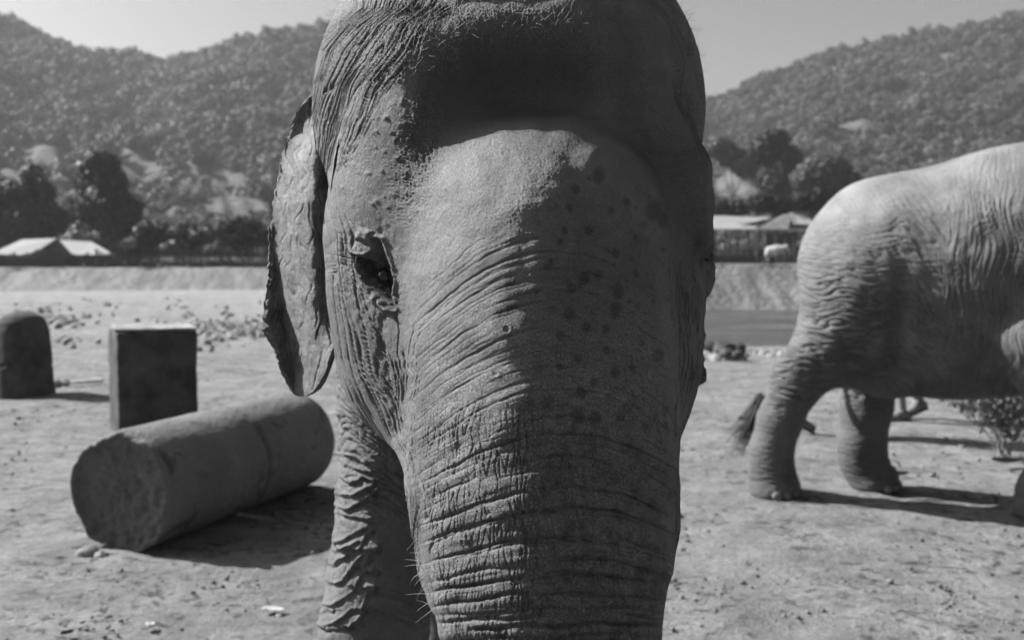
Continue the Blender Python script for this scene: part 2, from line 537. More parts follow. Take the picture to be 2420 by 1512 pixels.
# large soft forms ------------------------------------------------
_lf = 0.35 + 0.65 * sst(940, 1040, U)
H += 0.0045 * _lf * vn(U / 130, Vv / 130, 1) + 0.0022 * _lf * vn(U / 50, Vv / 50, 2)
# the trunk has a blunt keel a little left of its middle
H += 0.028 * np.exp(-((U - xc(Vv, [(300, 1260), (600, 1240), (1000, 1225), (1500, 1225)])) / 150) ** 2) * sst(330, 520, Vv)
# trunk arcs -------------------------------------------------------
uc = xc(Vv, [(400, 1270), (1000, 1288), (1512, 1309)]); hw = xc(Vv, [(500, 310), (1000, 318), (1200, 308), (1512, 250)])
xx = (U - uc) / hw
A_ = xc(Vv, [(500, 100), (620, 150), (1000, 140), (1150, 105), (1300, 65), (1450, 20), (1600, 0)])
xs = xx - 0.12
v0 = Vv - A_ * np.where(xs < 0, np.abs(xs) ** 1.7 * 1.0, np.abs(xs) ** 2.3 * 1.15)
lines = [548, 574, 601, 620, 641, 660, 690, 716, 752, 775, 806, 838, 866, 893, 921, 958, 985, 1021, 1045, 1080, 1104, 1150, 1196, 1206,
         1262, 1274, 1318, 1352, 1358, 1396, 1430, 1445, 1470, 1496, 1508, 1540, 1560, 1600, 1640, 1690]
tmask = sst(-1.12, -0.80, xx) * sst(1.12, 0.8, xx)
for i, L in enumerate(lines):
    lo = np.clip((L - 900) / 600, 0, 1)
    wv = 2.3 + 3.0 * lo + 1.2 * n1(90, i * 3.1, 9)
    d = v0 - L - (5 + 5 * lo) * n1(110, i * 1.7, 11) - 2.2 * n1(26, i * 2.3, 12)
    am = (0.0020 + 0.0042 * lo) * (0.55 + 0.6 * ((i * 7) % 5) / 4)
    brk = sst(-0.55, 0.1, n1(150, i * 5.3, 13) + 0.35 * ((i * 3) % 4 - 1) * 0.5)
    top = sst(520, 600, L * 1.0 + 0 * U) if L < 620 else 1.0
    soft = np.exp(-(d / (wv * 3.0)) ** 2) * (0.22 + 0.2 * lo)
    H -= am * (np.exp(-(d / wv) ** 2) + soft) * brk * tmask * (0.35 + 0.65 * top)
for i in range(52):                     # finer creases between the deep ones
    L = 535 + i * 20.5 + 7 * math.sin(i * 2.4)
    d = v0 - L - 6 * n1(80, i * 2.9, 17) - 2.0 * n1(20, i * 1.9, 18)
    H -= 0.0011 * np.exp(-(d / 1.9) ** 2) * sst(-0.25, 0.25, n1(120, i * 4.7, 19)) * tmask
low = sst(850, 1150, Vv) * tmask
# rolls between the arcs
H += low * 0.0022 * vn(U / 130, v0 / 34, 15) + low * 0.0006 * vn(U / 60, v0 / 13, 16)
# vertical ticks
tick = creases((U - 900) / 700, Vv / 80, 56, 20, 0.7, 0.25)
tk = (sst(880, 1080, Vv) * (0.35 + 0.65 * np.clip(vn(U / 60, Vv / 70, 22) + 0.4, 0, 1))) * tmask
H -= 0.0021 * (1 + 0.9 * sst(0.1, -0.3, xx)) * tk * (1 - sst(0, 0.35, tick)) 
# little vertical hatch on upper trunk and forehead bulge
tick2 = creases((U - 900) / 700, Vv / 30, 90, 24, 0.7, 0.2)
H -= 0.00025 * sst(330, 450, Vv) * (1 - sst(0, 0.4, tick2)) * tmask
# warts and scars on the lower trunk
for k in range(26):
    u_, v_ = 1000 + 560 * rng.random(), 780 + 720 * rng.random()
    s_ = 4 + 6 * rng.random()
    chart(CH, u_, v_, 3.5 * s_, lambda a, b, _u, _v: 0.0010 * (np.exp(-(np.hypot(a, b * 0.8) / s_ - 1.1 + 0.5 * vn(_u / 6, _v / 6, 7)) ** 2 * 4) - 0.8 * np.exp(-(a * a + b * b) / s_ ** 2 * 2)))

# wide folds of the side of the head -------------------------------
A1 = xc(Vv, [(-60, 930), (20, 905), (60, 850), (120, 800), (200, 765), (300, 742), (420, 745), (560, 757), (700, 772), (850, 792), (950, 832), (1050, 905), (1170, 966)])
B1 = xc(Vv, [(-60, 1150), (20, 1085), (60, 1030), (120, 1000), (200, 930), (300, 868), (420, 812), (560, 838), (700, 862), (850, 900), (950, 938), (1050, 962), (1170, 985)])
B1 = B1 + 10 * vn(Vv / 70, 0.2, 47)
t1 = (U - A1) / np.maximum(B1 - A1, 20)
calm = sst(380, 470, Vv)
f1u = creases(t1, Vv / 190, 16, 31, 0.55, 0.45); f1bu = creases(t1, Vv / 130, 27, 33, 0.6, 0.4)
f1l = creases(t1, Vv / 420, 7, 35, 0.55, 0.2); f1bl = creases(t1, Vv / 300, 11, 36, 0.6, 0.16)
f1 = f1u * (1 - calm) + f1l * calm; f1b = f1bu * (1 - calm) + f1bl * calm
m1 = sst(-0.5, -0.22, t1) * sst(1.15, 0.8, t1)
gap = 1 - 0.75 * sst(330, 420, Vv) * sst(580, 480, Vv) * sst(0.35, 0.6, t1)
H -= m1 * gap * (0.0038 * (1 - sst(0, 0.35, f1)) + 0.0022 * (1 - sst(0, 0.4, f1b)))
H += m1 * gap * 0.004 * (f1 - 0.4)
# face between eye and trunk
A2 = xc(Vv, [(640, 900), (760, 880), (850, 900), (1000, 938), (1170, 985)]); B2 = xc(Vv, [(640, 985), (760, 985), (850, 985), (1000, 982), (1170, 992)])
B2 = B2 + 12 * vn(Vv / 60, 0.7, 48) + 5 * vn(Vv / 18, 0.7, 49)
t2 = (U - A2) / np.maximum(B2 - A2, 12)
f2 = creases(t2, Vv / 260, 7, 41, 0.55, 0.3)
m2 = sst(-0.1, 0.1, t2) * sst(1.1, 0.9, t2) * sst(690, 780, Vv)
H -= m2 * 0.0048 * (1 - sst(0, 0.45, f2))
# tear channel: a knobbly line down from the eye corner
tc_u = xc(Vv, [(690, 918), (760, 900), (850, 905), (950, 925), (1050, 955), (1160, 978)])
dch = (U - tc_u - 7 * vn(Vv / 30, 0.3, 44)) / 9
H -= 0.0045 * np.exp(-dch ** 2) * sst(690, 730, Vv) * sst(1170, 1100, Vv)
H += 0.0024 * np.abs(vn(U / 14, Vv / 22, 45)) * np.exp(-((U - tc_u) / 28) ** 2) * sst(700, 740, Vv) * sst(1150, 1080, Vv)
# wrinkles under and around the eye, radiating
eu, ev = 880.0, 648.0
er = np.hypot(U - eu, Vv - ev); ea = np.arctan2(Vv - ev, U - eu)
ring = sst(165, 90, er) * sst(30, 58, er)
fr = creases((ea + np.pi) / (2 * np.pi), er / 55, 26, 51, 0.6, 0.5)
below = 0.55 + 0.45 * sst(-0.3, 0.5, np.sin(ea))
H -= ring * below * 0.0030 * (1 - sst(0, 0.4, fr)) * sst(0.2, -0.6, np.cos(ea) * (np.sin(ea) < 0)) 
H += ring * 0.0012 * vn(U / 14, Vv / 22, 52)
# valley between brow and forehead bulge: rough textured hide
rough = np.clip(blob(975, 400, 50, 130, 12) * 1.1 + 0.9 * blob(1010, 270, 45, 110, 8) + 0.8 * blob(900, 130, 120, 60, -35) + 0.9 * blob(1210, 40, 220, 34) + 0.5 * blob(1280, 480, 120, 120), 0, 1)
H += rough * (0.0022 * np.abs(vn(U / 9, Vv / 9, 61)) + 0.0012 * vn(U / 4.5, Vv / 4.5, 62) + 0.0012 * vn(U / 24, Vv / 24, 63))
H -= 0.0003 * (1 - sst(0, 0.3, np.abs(vn(U / 20, Vv / 40, 64)))) * sst(700, 300, Vv) * sst(820, 900, U)
for k in range(120):
    u_, v_ = 800 + 260 * rng.random(), 40 + 460 * rng.random()
    s_ = 3.2 + 2.5 * rng.random()
    chart(CH, u_, v_, 3 * s_, lambda a, b, _u, _v: 0.0016 * np.exp(-(a * a + b * b) / s_ ** 2))
H += chart_get(CH)
# groove between the eye-side plane and the forehead (behind the brow)
# lip folds left of the trunk
A5 = xc(Vv, [(1080, 960), (1200, 975), (1300, 984), (1400, 1020), (1500, 1050)]) ; B5 = A5 + 58 + 8 * vn(Vv / 40, 0.1, 53)
t5 = (U - A5) / (B5 - A5)
f5 = creases(t5, Vv / 130, 4, 54, 0.55, 0.4)
H -= sst(-0.2, 0.1, t5) * sst(1.25, 0.9, t5) * sst(1080, 1180, Vv) * 0.005 * (1 - sst(0, 0.45, f5))
# right side of the face ---------------------------------------------
A3 = xc(Vv, [(560, 1560), (700, 1590), (850, 1598), (1000, 1596), (1100, 1600)]); B3 = xc(Vv, [(560, 1690), (700, 1668), (850, 1662), (1000, 1625), (1100, 1612)])
t3 = (U - A3) / np.maximum(B3 - A3, 14)
f3 = creases(t3, Vv / 140, 9, 71, 0.55, 0.4)
H -= sst(-0.1, 0.2, t3) * sst(590, 680, Vv) * 0.0055 * (1 - sst(0, 0.45, f3))
A4 = xc(Vv, [(-40, 1470), (60, 1560), (200, 1590), (330, 1625), (420, 1655)])
t4 = (U - A4) / 120
f4 = creases(t4, Vv / 130, 10, 73, 0.6, 0.4)
H -= sst(-0.1, 0.2, t4) * sst(420, 330, Vv) * 0.003 * (1 - sst(0, 0.45, f4))
H -= 0.014 * blob(1625, 250, 26, 110, -22)
# right eye hollow
H -= 0.026 * blob(1655, 600, 34, 62, 12) + 0.012 * blob(1610, 700, 18, 110, 4)
H += 0.010 * blob(1672, 560, 22, 26)
# eye socket ---------------------------------------------------------
ca, sa = math.cos(R_(57)), math.sin(R_(57))
du, dv = U - 884, Vv - 650
al = du * ca + dv * sa; ac = du * sa - dv * ca           # al: towards the inner corner, ac: towards the forehead
def poly_in(poly, r):
    """signed distance in picture units to a polygon, positive inside, for skin points within r of its middle"""
    p = np.array(poly, float); c = p.mean(0)
    out = np.full(U.shape, -50.0); m = np.hypot(U - c[0], Vv - c[1]) < r
    x = U[m] + 1.6 * vn(U[m] / 14, Vv[m] / 14, 85); y = Vv[m] + 1.6 * vn(U[m] / 12, Vv[m] / 12, 86)
    d = np.full(x.shape, 1e9); ins = np.zeros(x.shape, bool)
    for k in range(len(p)):
        a, b2 = p[k], p[(k + 1) % len(p)]; e = b2 - a
        t = np.clip(((x - a[0]) * e[0] + (y - a[1]) * e[1]) / (e @ e), 0, 1)
        d = np.minimum(d, np.hypot(x - a[0] - t * e[0], y - a[1] - t * e[1]))
        cond = (a[1] > y) != (b2[1] > y)
        ins ^= cond & (x < (b2[0] - a[0]) * (y - a[1]) / (b2[1] - a[1] + 1e-9) + a[0])
    out[m] = np.where(ins, d, -d)
    return out
e_in = poly_in([(842, 603), (874, 612), (888, 596), (886, 565), (897, 568), (916, 620), (928, 668), (924, 700), (932, 728), (918, 724), (900, 694), (868, 668), (846, 630)], 130)
H -= 0.024 * sst(-7, 13, e_in)
H += 0.007 * sst(2, 14, e_in) * (1 - sst(0, 0.5, creases((ac + 40) / 80, al / 90, 5, 83)))
H += 0.0045 * np.exp(-((e_in + 7) / 5) ** 2)
# upper lid roll, lit on its outer half
lid_in = poly_in([(832, 592), (846, 572), (868, 580), (888, 602), (862, 610), (838, 606)], 60)
H += 0.015 * sst(-8, 11, lid_in)
lid_b = poly_in([(838, 566), (852, 540), (880, 548), (876, 574), (852, 568)], 60)
H += 0.007 * sst(-5, 8, lid_b)
low_in = poly_in([(893, 718), (905, 703), (925, 712), (930, 740), (906, 745)], 60)
H += 0.010 * sst(-5, 9, low_in)
low_b = poly_in([(884, 690), (900, 700), (892, 722), (876, 712)], 60)
H += 0.008 * sst(-5, 8, low_b)
lid2 = np.exp(-((al - 5) / 50) ** 2 - ((ac - 18) / 7) ** 2)
H += 0.007 * lid2
lid3 = np.exp(-((al - 20) / 46) ** 2 - ((ac + 30) / 8) ** 2)
H += 0.006 * lid3
# small folds on the lid corner
H -= 0.004 * (1 - sst(0, 0.5, creases((al + 90) / 180, ac / 30, 12, 81))) * np.exp(-(al / 85) ** 2 - (ac / 42) ** 2)

H += 0.020 * blob(1440, 105, 36, 60, -15)
edge_t = sst(0, 45, np.arange(NT)) * sst(0, 45, (NT - 1 - np.arange(NT)))
edge_z = sst(0, 25, np.arange(NZ)) * sst(0, 25, (NZ - 1 - np.arange(NZ)))
Hd = H * (0.15 + 0.85 * facing)
HPd = HP + HN * Hd[..., None] - HN * (0.03 * (1 - edge_t[None, :] * edge_z[:, None]))[..., None]
HV = HPd.reshape(-1, 3); HF = grid_faces(NZ, NT)

# pigment: dark freckles and smudges, pale dust; also painted socket shade and sunlit bulge
pig_and_shade = np.zeros_like(U)
spots = [(1385,550,12),(1330,552,9),(1452,600,12),(1300,628,8),(1212,676,13),(1216,732,15),(1190,744,10),(1240,762,11),(1345,688,12),(1376,662,15),
         (1410,655,12),(1456,690,16),(1452,733,18),(1342,746,15),(1430,778,11),(1382,776,12),(1322,795,12),(1556,838,16),(1430,828,10),(1404,990,17),(1362,985,20),
         (1466,985,14),(1300,420,12),(1262,470,14),(1412,418,18),(1356,455,12),(1545,500,24),(1565,520,18),(1478,480,10),(1292,640,9),(1320,580,9),(1270,700,8),
         (1450,880,15),(1400,905,11),(1320,870,10),(1360,850,9),(1490,870,9),(1370,930,14),(1500,560,8),(1340,500,10),(1440,500,10),(1230,560,8),(1500,650,9)]
for (u_, v_, s_) in spots:
    chart(CHP, u_, v_, 2 * s_, lambda a, b, _u, _v: 0.95 * sst(s_ * 1.25, s_ * 0.5, np.hypot(a, b * 0.85) + 2.5 * vn(_u / 9, _v / 9, 91)), 'max')
for k in range(230):
    u_ = 1130 + 460 * rng.random() ** 0.75; v_ = 420 + 620 * rng.random()
    if u_ < 1130 + 0.1 * (v_ - 420): continue
    s_ = 3 + 6 * rng.random() ** 2; el = 0.45 + 0.9 * rng.random(); w_ = 0.25 + 0.5 * rng.random()
    chart(CHP, u_, v_, 3 * s_, lambda a, b, _u, _v: w_ * sst(s_ * 1.3, s_ * 0.2, np.hypot(a, b * el) + 3.5 * vn(_u / 6, _v / 6, 98)), 'max')
for k in range(260):
    u_ = 1180 + 410 * rng.random() ** 0.8; v_ = 950 + 640 * rng.random()
    s_ = 5 + 9 * rng.random(); el = 0.5 + 0.3 * rng.random()
    w_ = 0.4 + 0.5 * rng.random()
    chart(CHP, u_, v_, 3 * s_, lambda a, b, _u, _v: w_ * sst(s_ * 1.2, s_ * 0.3, np.hypot(a, b * el) + 3 * vn(_u / 9, _v / 9, 92)), 'max')
pig_and_shade = np.maximum(pig_and_shade, chart_get(CHP))
pig_and_shade = np.maximum(pig_and_shade, 0.55 * rough * sst(0.1, 0.6, fbm(U / 22, Vv / 22, 4, 95) + 0.35))
pig_and_shade = np.maximum(pig_and_shade, 0.7 * sst(0.3, 0.8, fbm(U / 60, Vv / 60, 4, 96)) * blob(1540, 500, 120, 140))
pig_and_shade = np.maximum(pig_and_shade, 0.75 * np.clip(blob(1230, 150, 260, 110), 0, 1))
pig_and_shade = np.maximum(pig_and_shade, 1.2 * sst(3, 14, e_in))  # socket darkened in colour to stand for its shadow
pig_and_shade = np.maximum(pig_and_shade, 0.62 * sst(0.0, 0.75, fbm(U / 26, Vv / 20, 4, 99)) * sst(850, 1150, Vv) * tmask)
pig_and_shade = np.maximum(pig_and_shade, 0.45 * sst(0.1, 0.8, fbm(U / 40, Vv / 90, 4, 100)) * sst(950, 780, U) * sst(60, 160, Vv))
dust_and_sun = np.clip(fbm(U / 90, Vv / 60, 4, 97), 0, 1) * sst(500, 900, Vv) * 0.5 + 0.35 * tmask * sst(300, 500, Vv) + 0.55 * blob(1190, 370, 230, 110) + 0.5 * blob(850, 450, 42, 130, 8) + 0.4 * blob(985, 160, 40, 110, 20)  # the blobs paint sunlight onto the bulge and ridges
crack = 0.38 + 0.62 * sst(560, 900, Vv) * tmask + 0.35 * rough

# --- coarse whole body by surface nets, head shrunk below the fine skin
def main_sdf(p):
    h = sdf_eval(HEAD, p) + 0.022
    b = sdf_eval(BODY, p)
    return smin(h, b, 0.05)
BV, BF = surface_net(main_sdf, (-0.72, 1.40, -0.04), (0.72, 4.75, 2.45), 0.038)
BV = relax(BV, BF, 2)
bn = vnormals(BV, BF)
BV = BV + bn * (0.006 * vn(BV[:, 0] * 14 + BV[:, 1] * 9, BV[:, 2] * 14, 5))[:, None]

# --- fine skin of the near front leg
nzl, ntl = 620, 460
zl = np.linspace(1.46, 0.02, nzl); tl = np.linspace(0, 2 * np.pi, ntl, endpoint=False)
lx = np.interp(zl, [0, 0.3, 0.73, 0.85, 1.05, 1.2, 1.35, 1.46], [-.362, -.358, -.352, -.340, -.322, -.312, -.305, -.295])
ly = np.interp(zl, [0, 0.3, 0.7, 1.0, 1.46], [2.56, 2.60, 2.62, 2.64, 2.74])
lr = np.interp(zl, [0, 0.12, 0.3, 0.6, 0.73, 0.9, 1.05, 1.2, 1.46], [.185, .175, .145, .142, .146, .136, .130, .132, .165])
LX = smooth1(lx, 14)[:, None]; LY = smooth1(ly, 14)[:, None]; LRr = smooth1(lr, 14)[:, None]
TT = tl[None, :] + 0 * zl[:, None]; ZZ = zl[:, None] + 0 * TT
cx, cy = np.cos(TT), np.sin(TT)
arc = (TT - 1.5 * np.pi)            # 0 faces the camera
# periodic coordinates for noise
qa, qb = 2.2 * cx, 2.2 * cy
def vn3ish(f, fz, s):   # noise over the cylinder without a seam
    return 0.6 * vn(qa * f + ZZ * fz, qb * f - ZZ * fz * 0.31, s) + 0.6 * vn(qb * f + 3.1, ZZ * fz * 1.1 + qa * f * 0.4, s + 1)
upm = sst(0.98, 1.12, ZZ)
w1 = 0.5 * vn3ish(0.9, 5, 201)
sheet = ZZ * 26 + 0.9 * np.sin(TT * 1 + 2.2) + 2.2 * w1
big = np.abs(vn(sheet * 0.5, qa * 0.6 + qb * 0.35 + ZZ * 1.5, 203)) ** 0.6
crk_ = np.abs(vn(ZZ * 42 + 2.0 * w1 + 0.8 * qa, qb * 1.3 + qa * 0.8, 205)) ** 0.55
crk2 = np.abs(vn(ZZ * 70 + 1.5 * w1, qa * 3.2, 206)) ** 0.6
vert = np.abs(vn(arc * 9 + 1.4 * w1, ZZ * 5, 207)) ** 0.6
diag = np.abs(vn(arc * 1.1 + ZZ * 15 + 2.0 * w1, ZZ * 2.0 - arc * 0.9, 218)) ** 0.5
ridge = np.clip(1 - diag * 2.2, 0, 1) ** 1.3
ridge2 = np.clip(1 - np.abs(vn(arc * 3.0 - ZZ * 12 + 1.6 * w1, ZZ * 6 + arc, 209)) * 3.2, 0, 1) ** 1.3
RG = [[(105,1080),(125,1115),(175,1128),(220,1110),(270,1050),(310,990),(350,940)], [(80,1255),(110,1275),(170,1265),(240,1220),(320,1160),(345,1150)], [(345,1165),(390,1142),(445,1142)],
      [(440,1165),(395,1190),(385,1240),(355,1310)], [(52,1395),(90,1412),(160,1395),(230,1355),(275,1305)], [(60,1410),(110,1435),(200,1425),(280,1415),(340,1415)], [(365,1330),(330,1375),(280,1410)],
      [(320,1145),(350,1070),(380,1045)], [(360,1020),(455,1045)], [(450,900),(405,930),(370,1010)], [(200,880),(340,885),(400,890),(475,880)], [(420,765),(385,800),(345,880),(330,905)],
      [(165,905),(230,890),(300,855),(320,840)], [(165,850),(250,820),(360,755)], [(180,640),(280,670),(460,690)], [(185,600),(260,620),(380,560),(460,490)], [(215,520),(300,525),(370,490),(440,455)], [(215,400),(290,440),(380,400),(440,430)],
      [(210,300),(300,340),(420,372)], [(215,250),(300,262),(380,310)], [(480,1170),(600,1190),(760,1260),(850,1270)], [(450,1280),(620,1330),(760,1400)], [(150,1000),(200,960),(250,940)], [(60,1330),(100,1300),(150,1310)]]
LB = np.stack([LX + LRr * cx, LY + LRr * cy, ZZ], -1)
UL, VL, _dl = proj(LB)
camside = sst(0.25, -0.1, cy)
RH = np.zeros_like(UL)
UL2 = UL + 1.5 * vn(UL / 9, VL / 9, 221); VL2 = VL + 2.5 * vn(UL / 14, VL / 14, 222)
for kk, pl_ in enumerate(RG):
    pp = np.array(pl_, float) * 0.349 + np.array([728.5, 984.5]); dm = np.full(UL.shape, 1e3); sgn = np.zeros(UL.shape)
    for k in range(len(pp) - 1):
        a_, e_ = pp[k], pp[k + 1] - pp[k]
        t_ = np.clip(((UL2 - a_[0]) * e_[0] + (VL2 - a_[1]) * e_[1]) / (e_ @ e_), 0, 1)
        q_ = np.hypot(UL2 - a_[0] - t_ * e_[0], VL2 - a_[1] - t_ * e_[1]); up_ = VL2 - a_[1] - t_ * e_[1]
        cl_ = q_ < dm; dm = np.where(cl_, q_, dm); sgn = np.where(cl_, np.sign(up_), sgn)
    d_ = dm * np.where(sgn == 0, 1, sgn)
    RH += camside * (0.45 + 0.55 * sst(-0.98, -0.7, cx)) * (0.55 + 0.6 * np.clip(0.5 + vn(UL / 34, VL / 34, 224), 0, 1)) * (0.0058 * np.exp(-(d_ / 5.0) ** 2) - 0.0042 * np.exp(-((d_ - 9) / 6.0) ** 2) + 0.003 * np.exp(-((d_ + 12) / 12.0) ** 2))
drape = np.abs(vn(ZZ * 13 + arc * 1.3 + 1.5 * w1, ZZ * 2 - arc * 0.7, 223)) ** 0.8
LH = (RH + 0.006 * drape * (1 - upm) + 0.0016 * vert * (1 - upm) + 0.004 * (1 - upm) * vn3ish(0.8, 6, 212)) + upm * 0.85 * (0.011 * crk_ + 0.004 * crk2 + 0.007 * vn3ish(1.2, 16, 211))
RRl = LRr + LH - 0.008
LP = np.stack([LX + RRl * cx, LY + RRl * cy, ZZ], -1)
LV = LP.reshape(-1, 3); LF = grid_faces(nzl, ntl, wrap=True, flip=True)

# --- ears: thick sheets
def ear(rows, dep, thick=0.012, nv_=340, nu_=190, seed=300, mir=False):
    """rows: (v, u_outer, u_inner) in picture units; dep(s, v): view depth"""
    rows = np.array(rows, float)
    vv = np.linspace(rows[0, 0], rows[-1, 0], nv_)
    uo = np.interp(vv, rows[:, 0], rows[:, 1]); ui = np.interp(vv, rows[:, 0], rows[:, 2])
    uo = uo + 2.5 * vn(vv / 9, 0.5, seed) + 3.0 * vn(vv / 24, 1.5, seed + 1)
    s = np.linspace(0, 1, nu_)[None, :]; VV = vv[:, None] + 0 * s
    UU = uo[:, None] * (1 - s) + ui[:, None] * s
    D = dep(s + 0 * VV, VV, UU)
    X = (UU - 1210) / FPX * D; Zz = (756 - VV) / FPX * D
    cp, sp = math.cos(PITCH), math.sin(PITCH)
    Pg = np.stack([X, D * cp + Zz * sp, CAM_H - D * sp + Zz * cp], -1)
    n = grid_normals(Pg)
    if n[nv_ // 2, nu_ // 2, 1] > 0: n = -n
    h = 0.0035 * vn(UU / 30, VV / 70, seed + 2) + 0.0012 * vn(UU / 12, VV / 26, seed + 3) + 0.0004 * vn(UU / 6, VV / 8, seed + 4)
    cr = np.abs(vn(UU / 22 + 0.6 * vn(UU / 40, VV / 50, seed + 8), VV / 95, seed + 5)) ** 0.6
    h = h - 0.0025 * (1 - sst(0, 0.45, cr))
    th = thick * (1 - (1 - sst(0, 0.05, s)) * 0.8) * sst(-0.02, 0.04, (VV - vv[0]) / (vv[-1] - vv[0])) * sst(1.02, 0.97, (VV - vv[0]) / (vv[-1] - vv[0]))
    th = np.maximum(th, 0.003)
    front = Pg + n * (h + th / 2)[..., None]; back = Pg - n * (th / 2)[..., None]
    V = np.concatenate([front.reshape(-1, 3), back.reshape(-1, 3)])
    m = nv_ * nu_
    F1 = grid_faces(nv_, nu_, 0); F2 = grid_faces(nv_, nu_, m, flip=True)
    idx = np.arange(m).reshape(nv_, nu_)
    loop = np.concatenate([idx[0, :], idx[1:, -1], idx[-1, -2::-1], idx[-2:0:-1, 0]])
    l2 = np.roll(loop, -1)
    F3 = np.stack([loop, loop + m, l2 + m, l2], -1)
    spots_ = np.clip(sst(0.05, 0.6, fbm(UU / 26, VV / 44, 4, seed + 6)) * 0.75 + 0.7 * sst(0.45, 0.6, vn(UU / 10, VV / 12, seed + 7)), 0, 1)
    return V, np.concatenate([F1, F2, F3]), np.concatenate([spots_.ravel(), spots_.ravel()])

rowsL = [(224, 738, 775), (232, 724, 790), (250, 710, 800), (285, 692, 800), (320, 680, 800), (360, 668, 800), (400, 660, 800), (440, 651, 800), (480, 642, 800), (540, 637, 805), (600, 635, 805), (660, 632, 805), (700, 628, 805), (745, 622, 805),
         (760, 626, 803), (768, 636, 803), (776, 618, 802), (790, 624, 800), (812, 640, 796), (838, 650, 788), (870, 662, 776), (900, 674, 764), (918, 683, 752), (930, 693, 738), (937, 704, 722)]
def depL(s, v, u):
    q = np.clip((u - 620) / 170, 0, 1)
    fold = xc(v, [(224, 760), (380, 672), (480, 648), (600, 652), (660, 660), (750, 676), (830, 690), (870, 698), (940, 698)])
    left = np.clip((fold - u) / 60.0, 0, 1.4)                     # the outer margin curls towards the camera
    d = 2.20 + 0.042 * np.exp(-((u - fold) / 40) ** 2) - 0.009 * left * sst(380, 480, v)
    d = d - 0.12 * sst(-25, 150, u - fold) + 0.07 * sst(735, 800, u) * sst(900, 700, v)
    d = d + 0.03 * np.sin((v - 300) / 140.0) - 0.05 * sst(600, 940, v)
    d = d + 0.05 * sst(420, 300, v) * np.clip((730 - u) / 60, 0, 1)
    return d
EV1, EF1, ES1 = ear(rowsL, depL)
rowsR = [(455, 1660, 1600), (500, 1676, 1600), (560, 1685, 1600), (600, 1687, 1600), (640, 1692, 1600), (668, 1690, 1600), (690, 1682, 1600), (700, 1668, 1600), (760, 1656, 1600), (785, 1664, 1598), (810, 1667, 1596), (835, 1660, 1594), (850, 1666, 1592), (868, 1662, 1590), (880, 1667, 1590), (898, 1668, 1590), (906, 1655, 1588), (925, 1610, 1585)]
EV2, EF2, ES2 = ear(rowsR, lambda s, v, u: 2.24 - 0.05 * s + 0.02 * np.sin(v / 60.0), nv_=200, nu_=60, seed=340)

def join(parts):
    Vs, Fs, off = [], [], 0
    for V, F in parts:
        Vs.append(V); Fs.append(F + off); off += len(V)
    return np.concatenate(Vs), np.concatenate(Fs)
EVall, EFall = join([(HV, HF), (BV, BF), (LV, LF), (EV1, EF1), (EV2, EF2)])
pig_and_shadeA = np.concatenate([pig_and_shade.ravel(), 0.25 * np.ones(len(BV)), 0.30 + 0.3 * np.clip(vn(LV[:, 2] * 20, LV[:, 0] * 20, 3), 0, 1), ES1, ES2])
dust_and_sunA = np.concatenate([dust_and_sun.ravel(), np.zeros(len(BV)), 0.3 * np.ones(len(LV)), 0.25 * np.ones(len(EV1)), np.zeros(len(EV2))])
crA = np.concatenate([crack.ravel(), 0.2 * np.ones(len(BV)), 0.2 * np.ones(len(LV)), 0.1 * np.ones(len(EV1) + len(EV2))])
eleph = mesh_obj("elephant", EVall, EFall, M_skin, attrs={"pigment_and_shade": pig_and_shadeA, "dust_and_sun": dust_and_sunA, "crack": crA})
tag(eleph, "wrinkled elephant facing the camera close up, filling the middle of the photo, trunk hanging down", "elephant")

# children: eyes, lashes, bristles, nails, tail hair
def uvsphere(c, r, n=24, m=16):
    th = np.linspace(0, np.pi, m); ph = np.linspace(0, 2 * np.pi, n, endpoint=False)
    V = np.stack([np.outer(np.sin(th), np.cos(ph)), np.outer(np.sin(th), np.sin(ph)), np.outer(np.cos(th), np.ones(n))], -1) * r + c
    return V.reshape(-1, 3), grid_faces(m, n, wrap=True, flip=True)

def surf_at(u, v):
    """a point of the fine skin seen at u, v, and its normal"""
    m = np.hypot(U - u, Vv - v) + 1e3 * (facing < 0.05)
    k = np.argmin(m); i, j = divmod(k, NT)
    return HPd[i, j], HN[i, j]

def strands(specs, r0=0.0004, segs=6, droop=0.0):
    """specs: list of (start, direction, length, bend vector)"""
    V, F, off = [], [], 0
    for (p, d, L, bend) in specs:
        d = d / np.linalg.norm(d); side = np.cross(d, np.array([0.3, 1, 0.2])); side /= np.linalg.norm(side); up = np.cross(side, d)
        for k in range(segs + 1):
            t = k / segs
            c = p + d * L * t + bend * L * t * t
            r = r0 * (1 - 0.75 * t)
            for a in (0, 2.094, 4.189):
                V.append(c + r * (math.cos(a) * side + math.sin(a) * up))
        for k in range(segs):
            for a in range(3):
                b = (a + 1) % 3
                F.append((off + k * 3 + a, off + k * 3 + b, off + k * 3 + 3 + b, off + k * 3 + 3 + a))
        off += 3 * (segs + 1)
    return np.array(V), np.array(F)

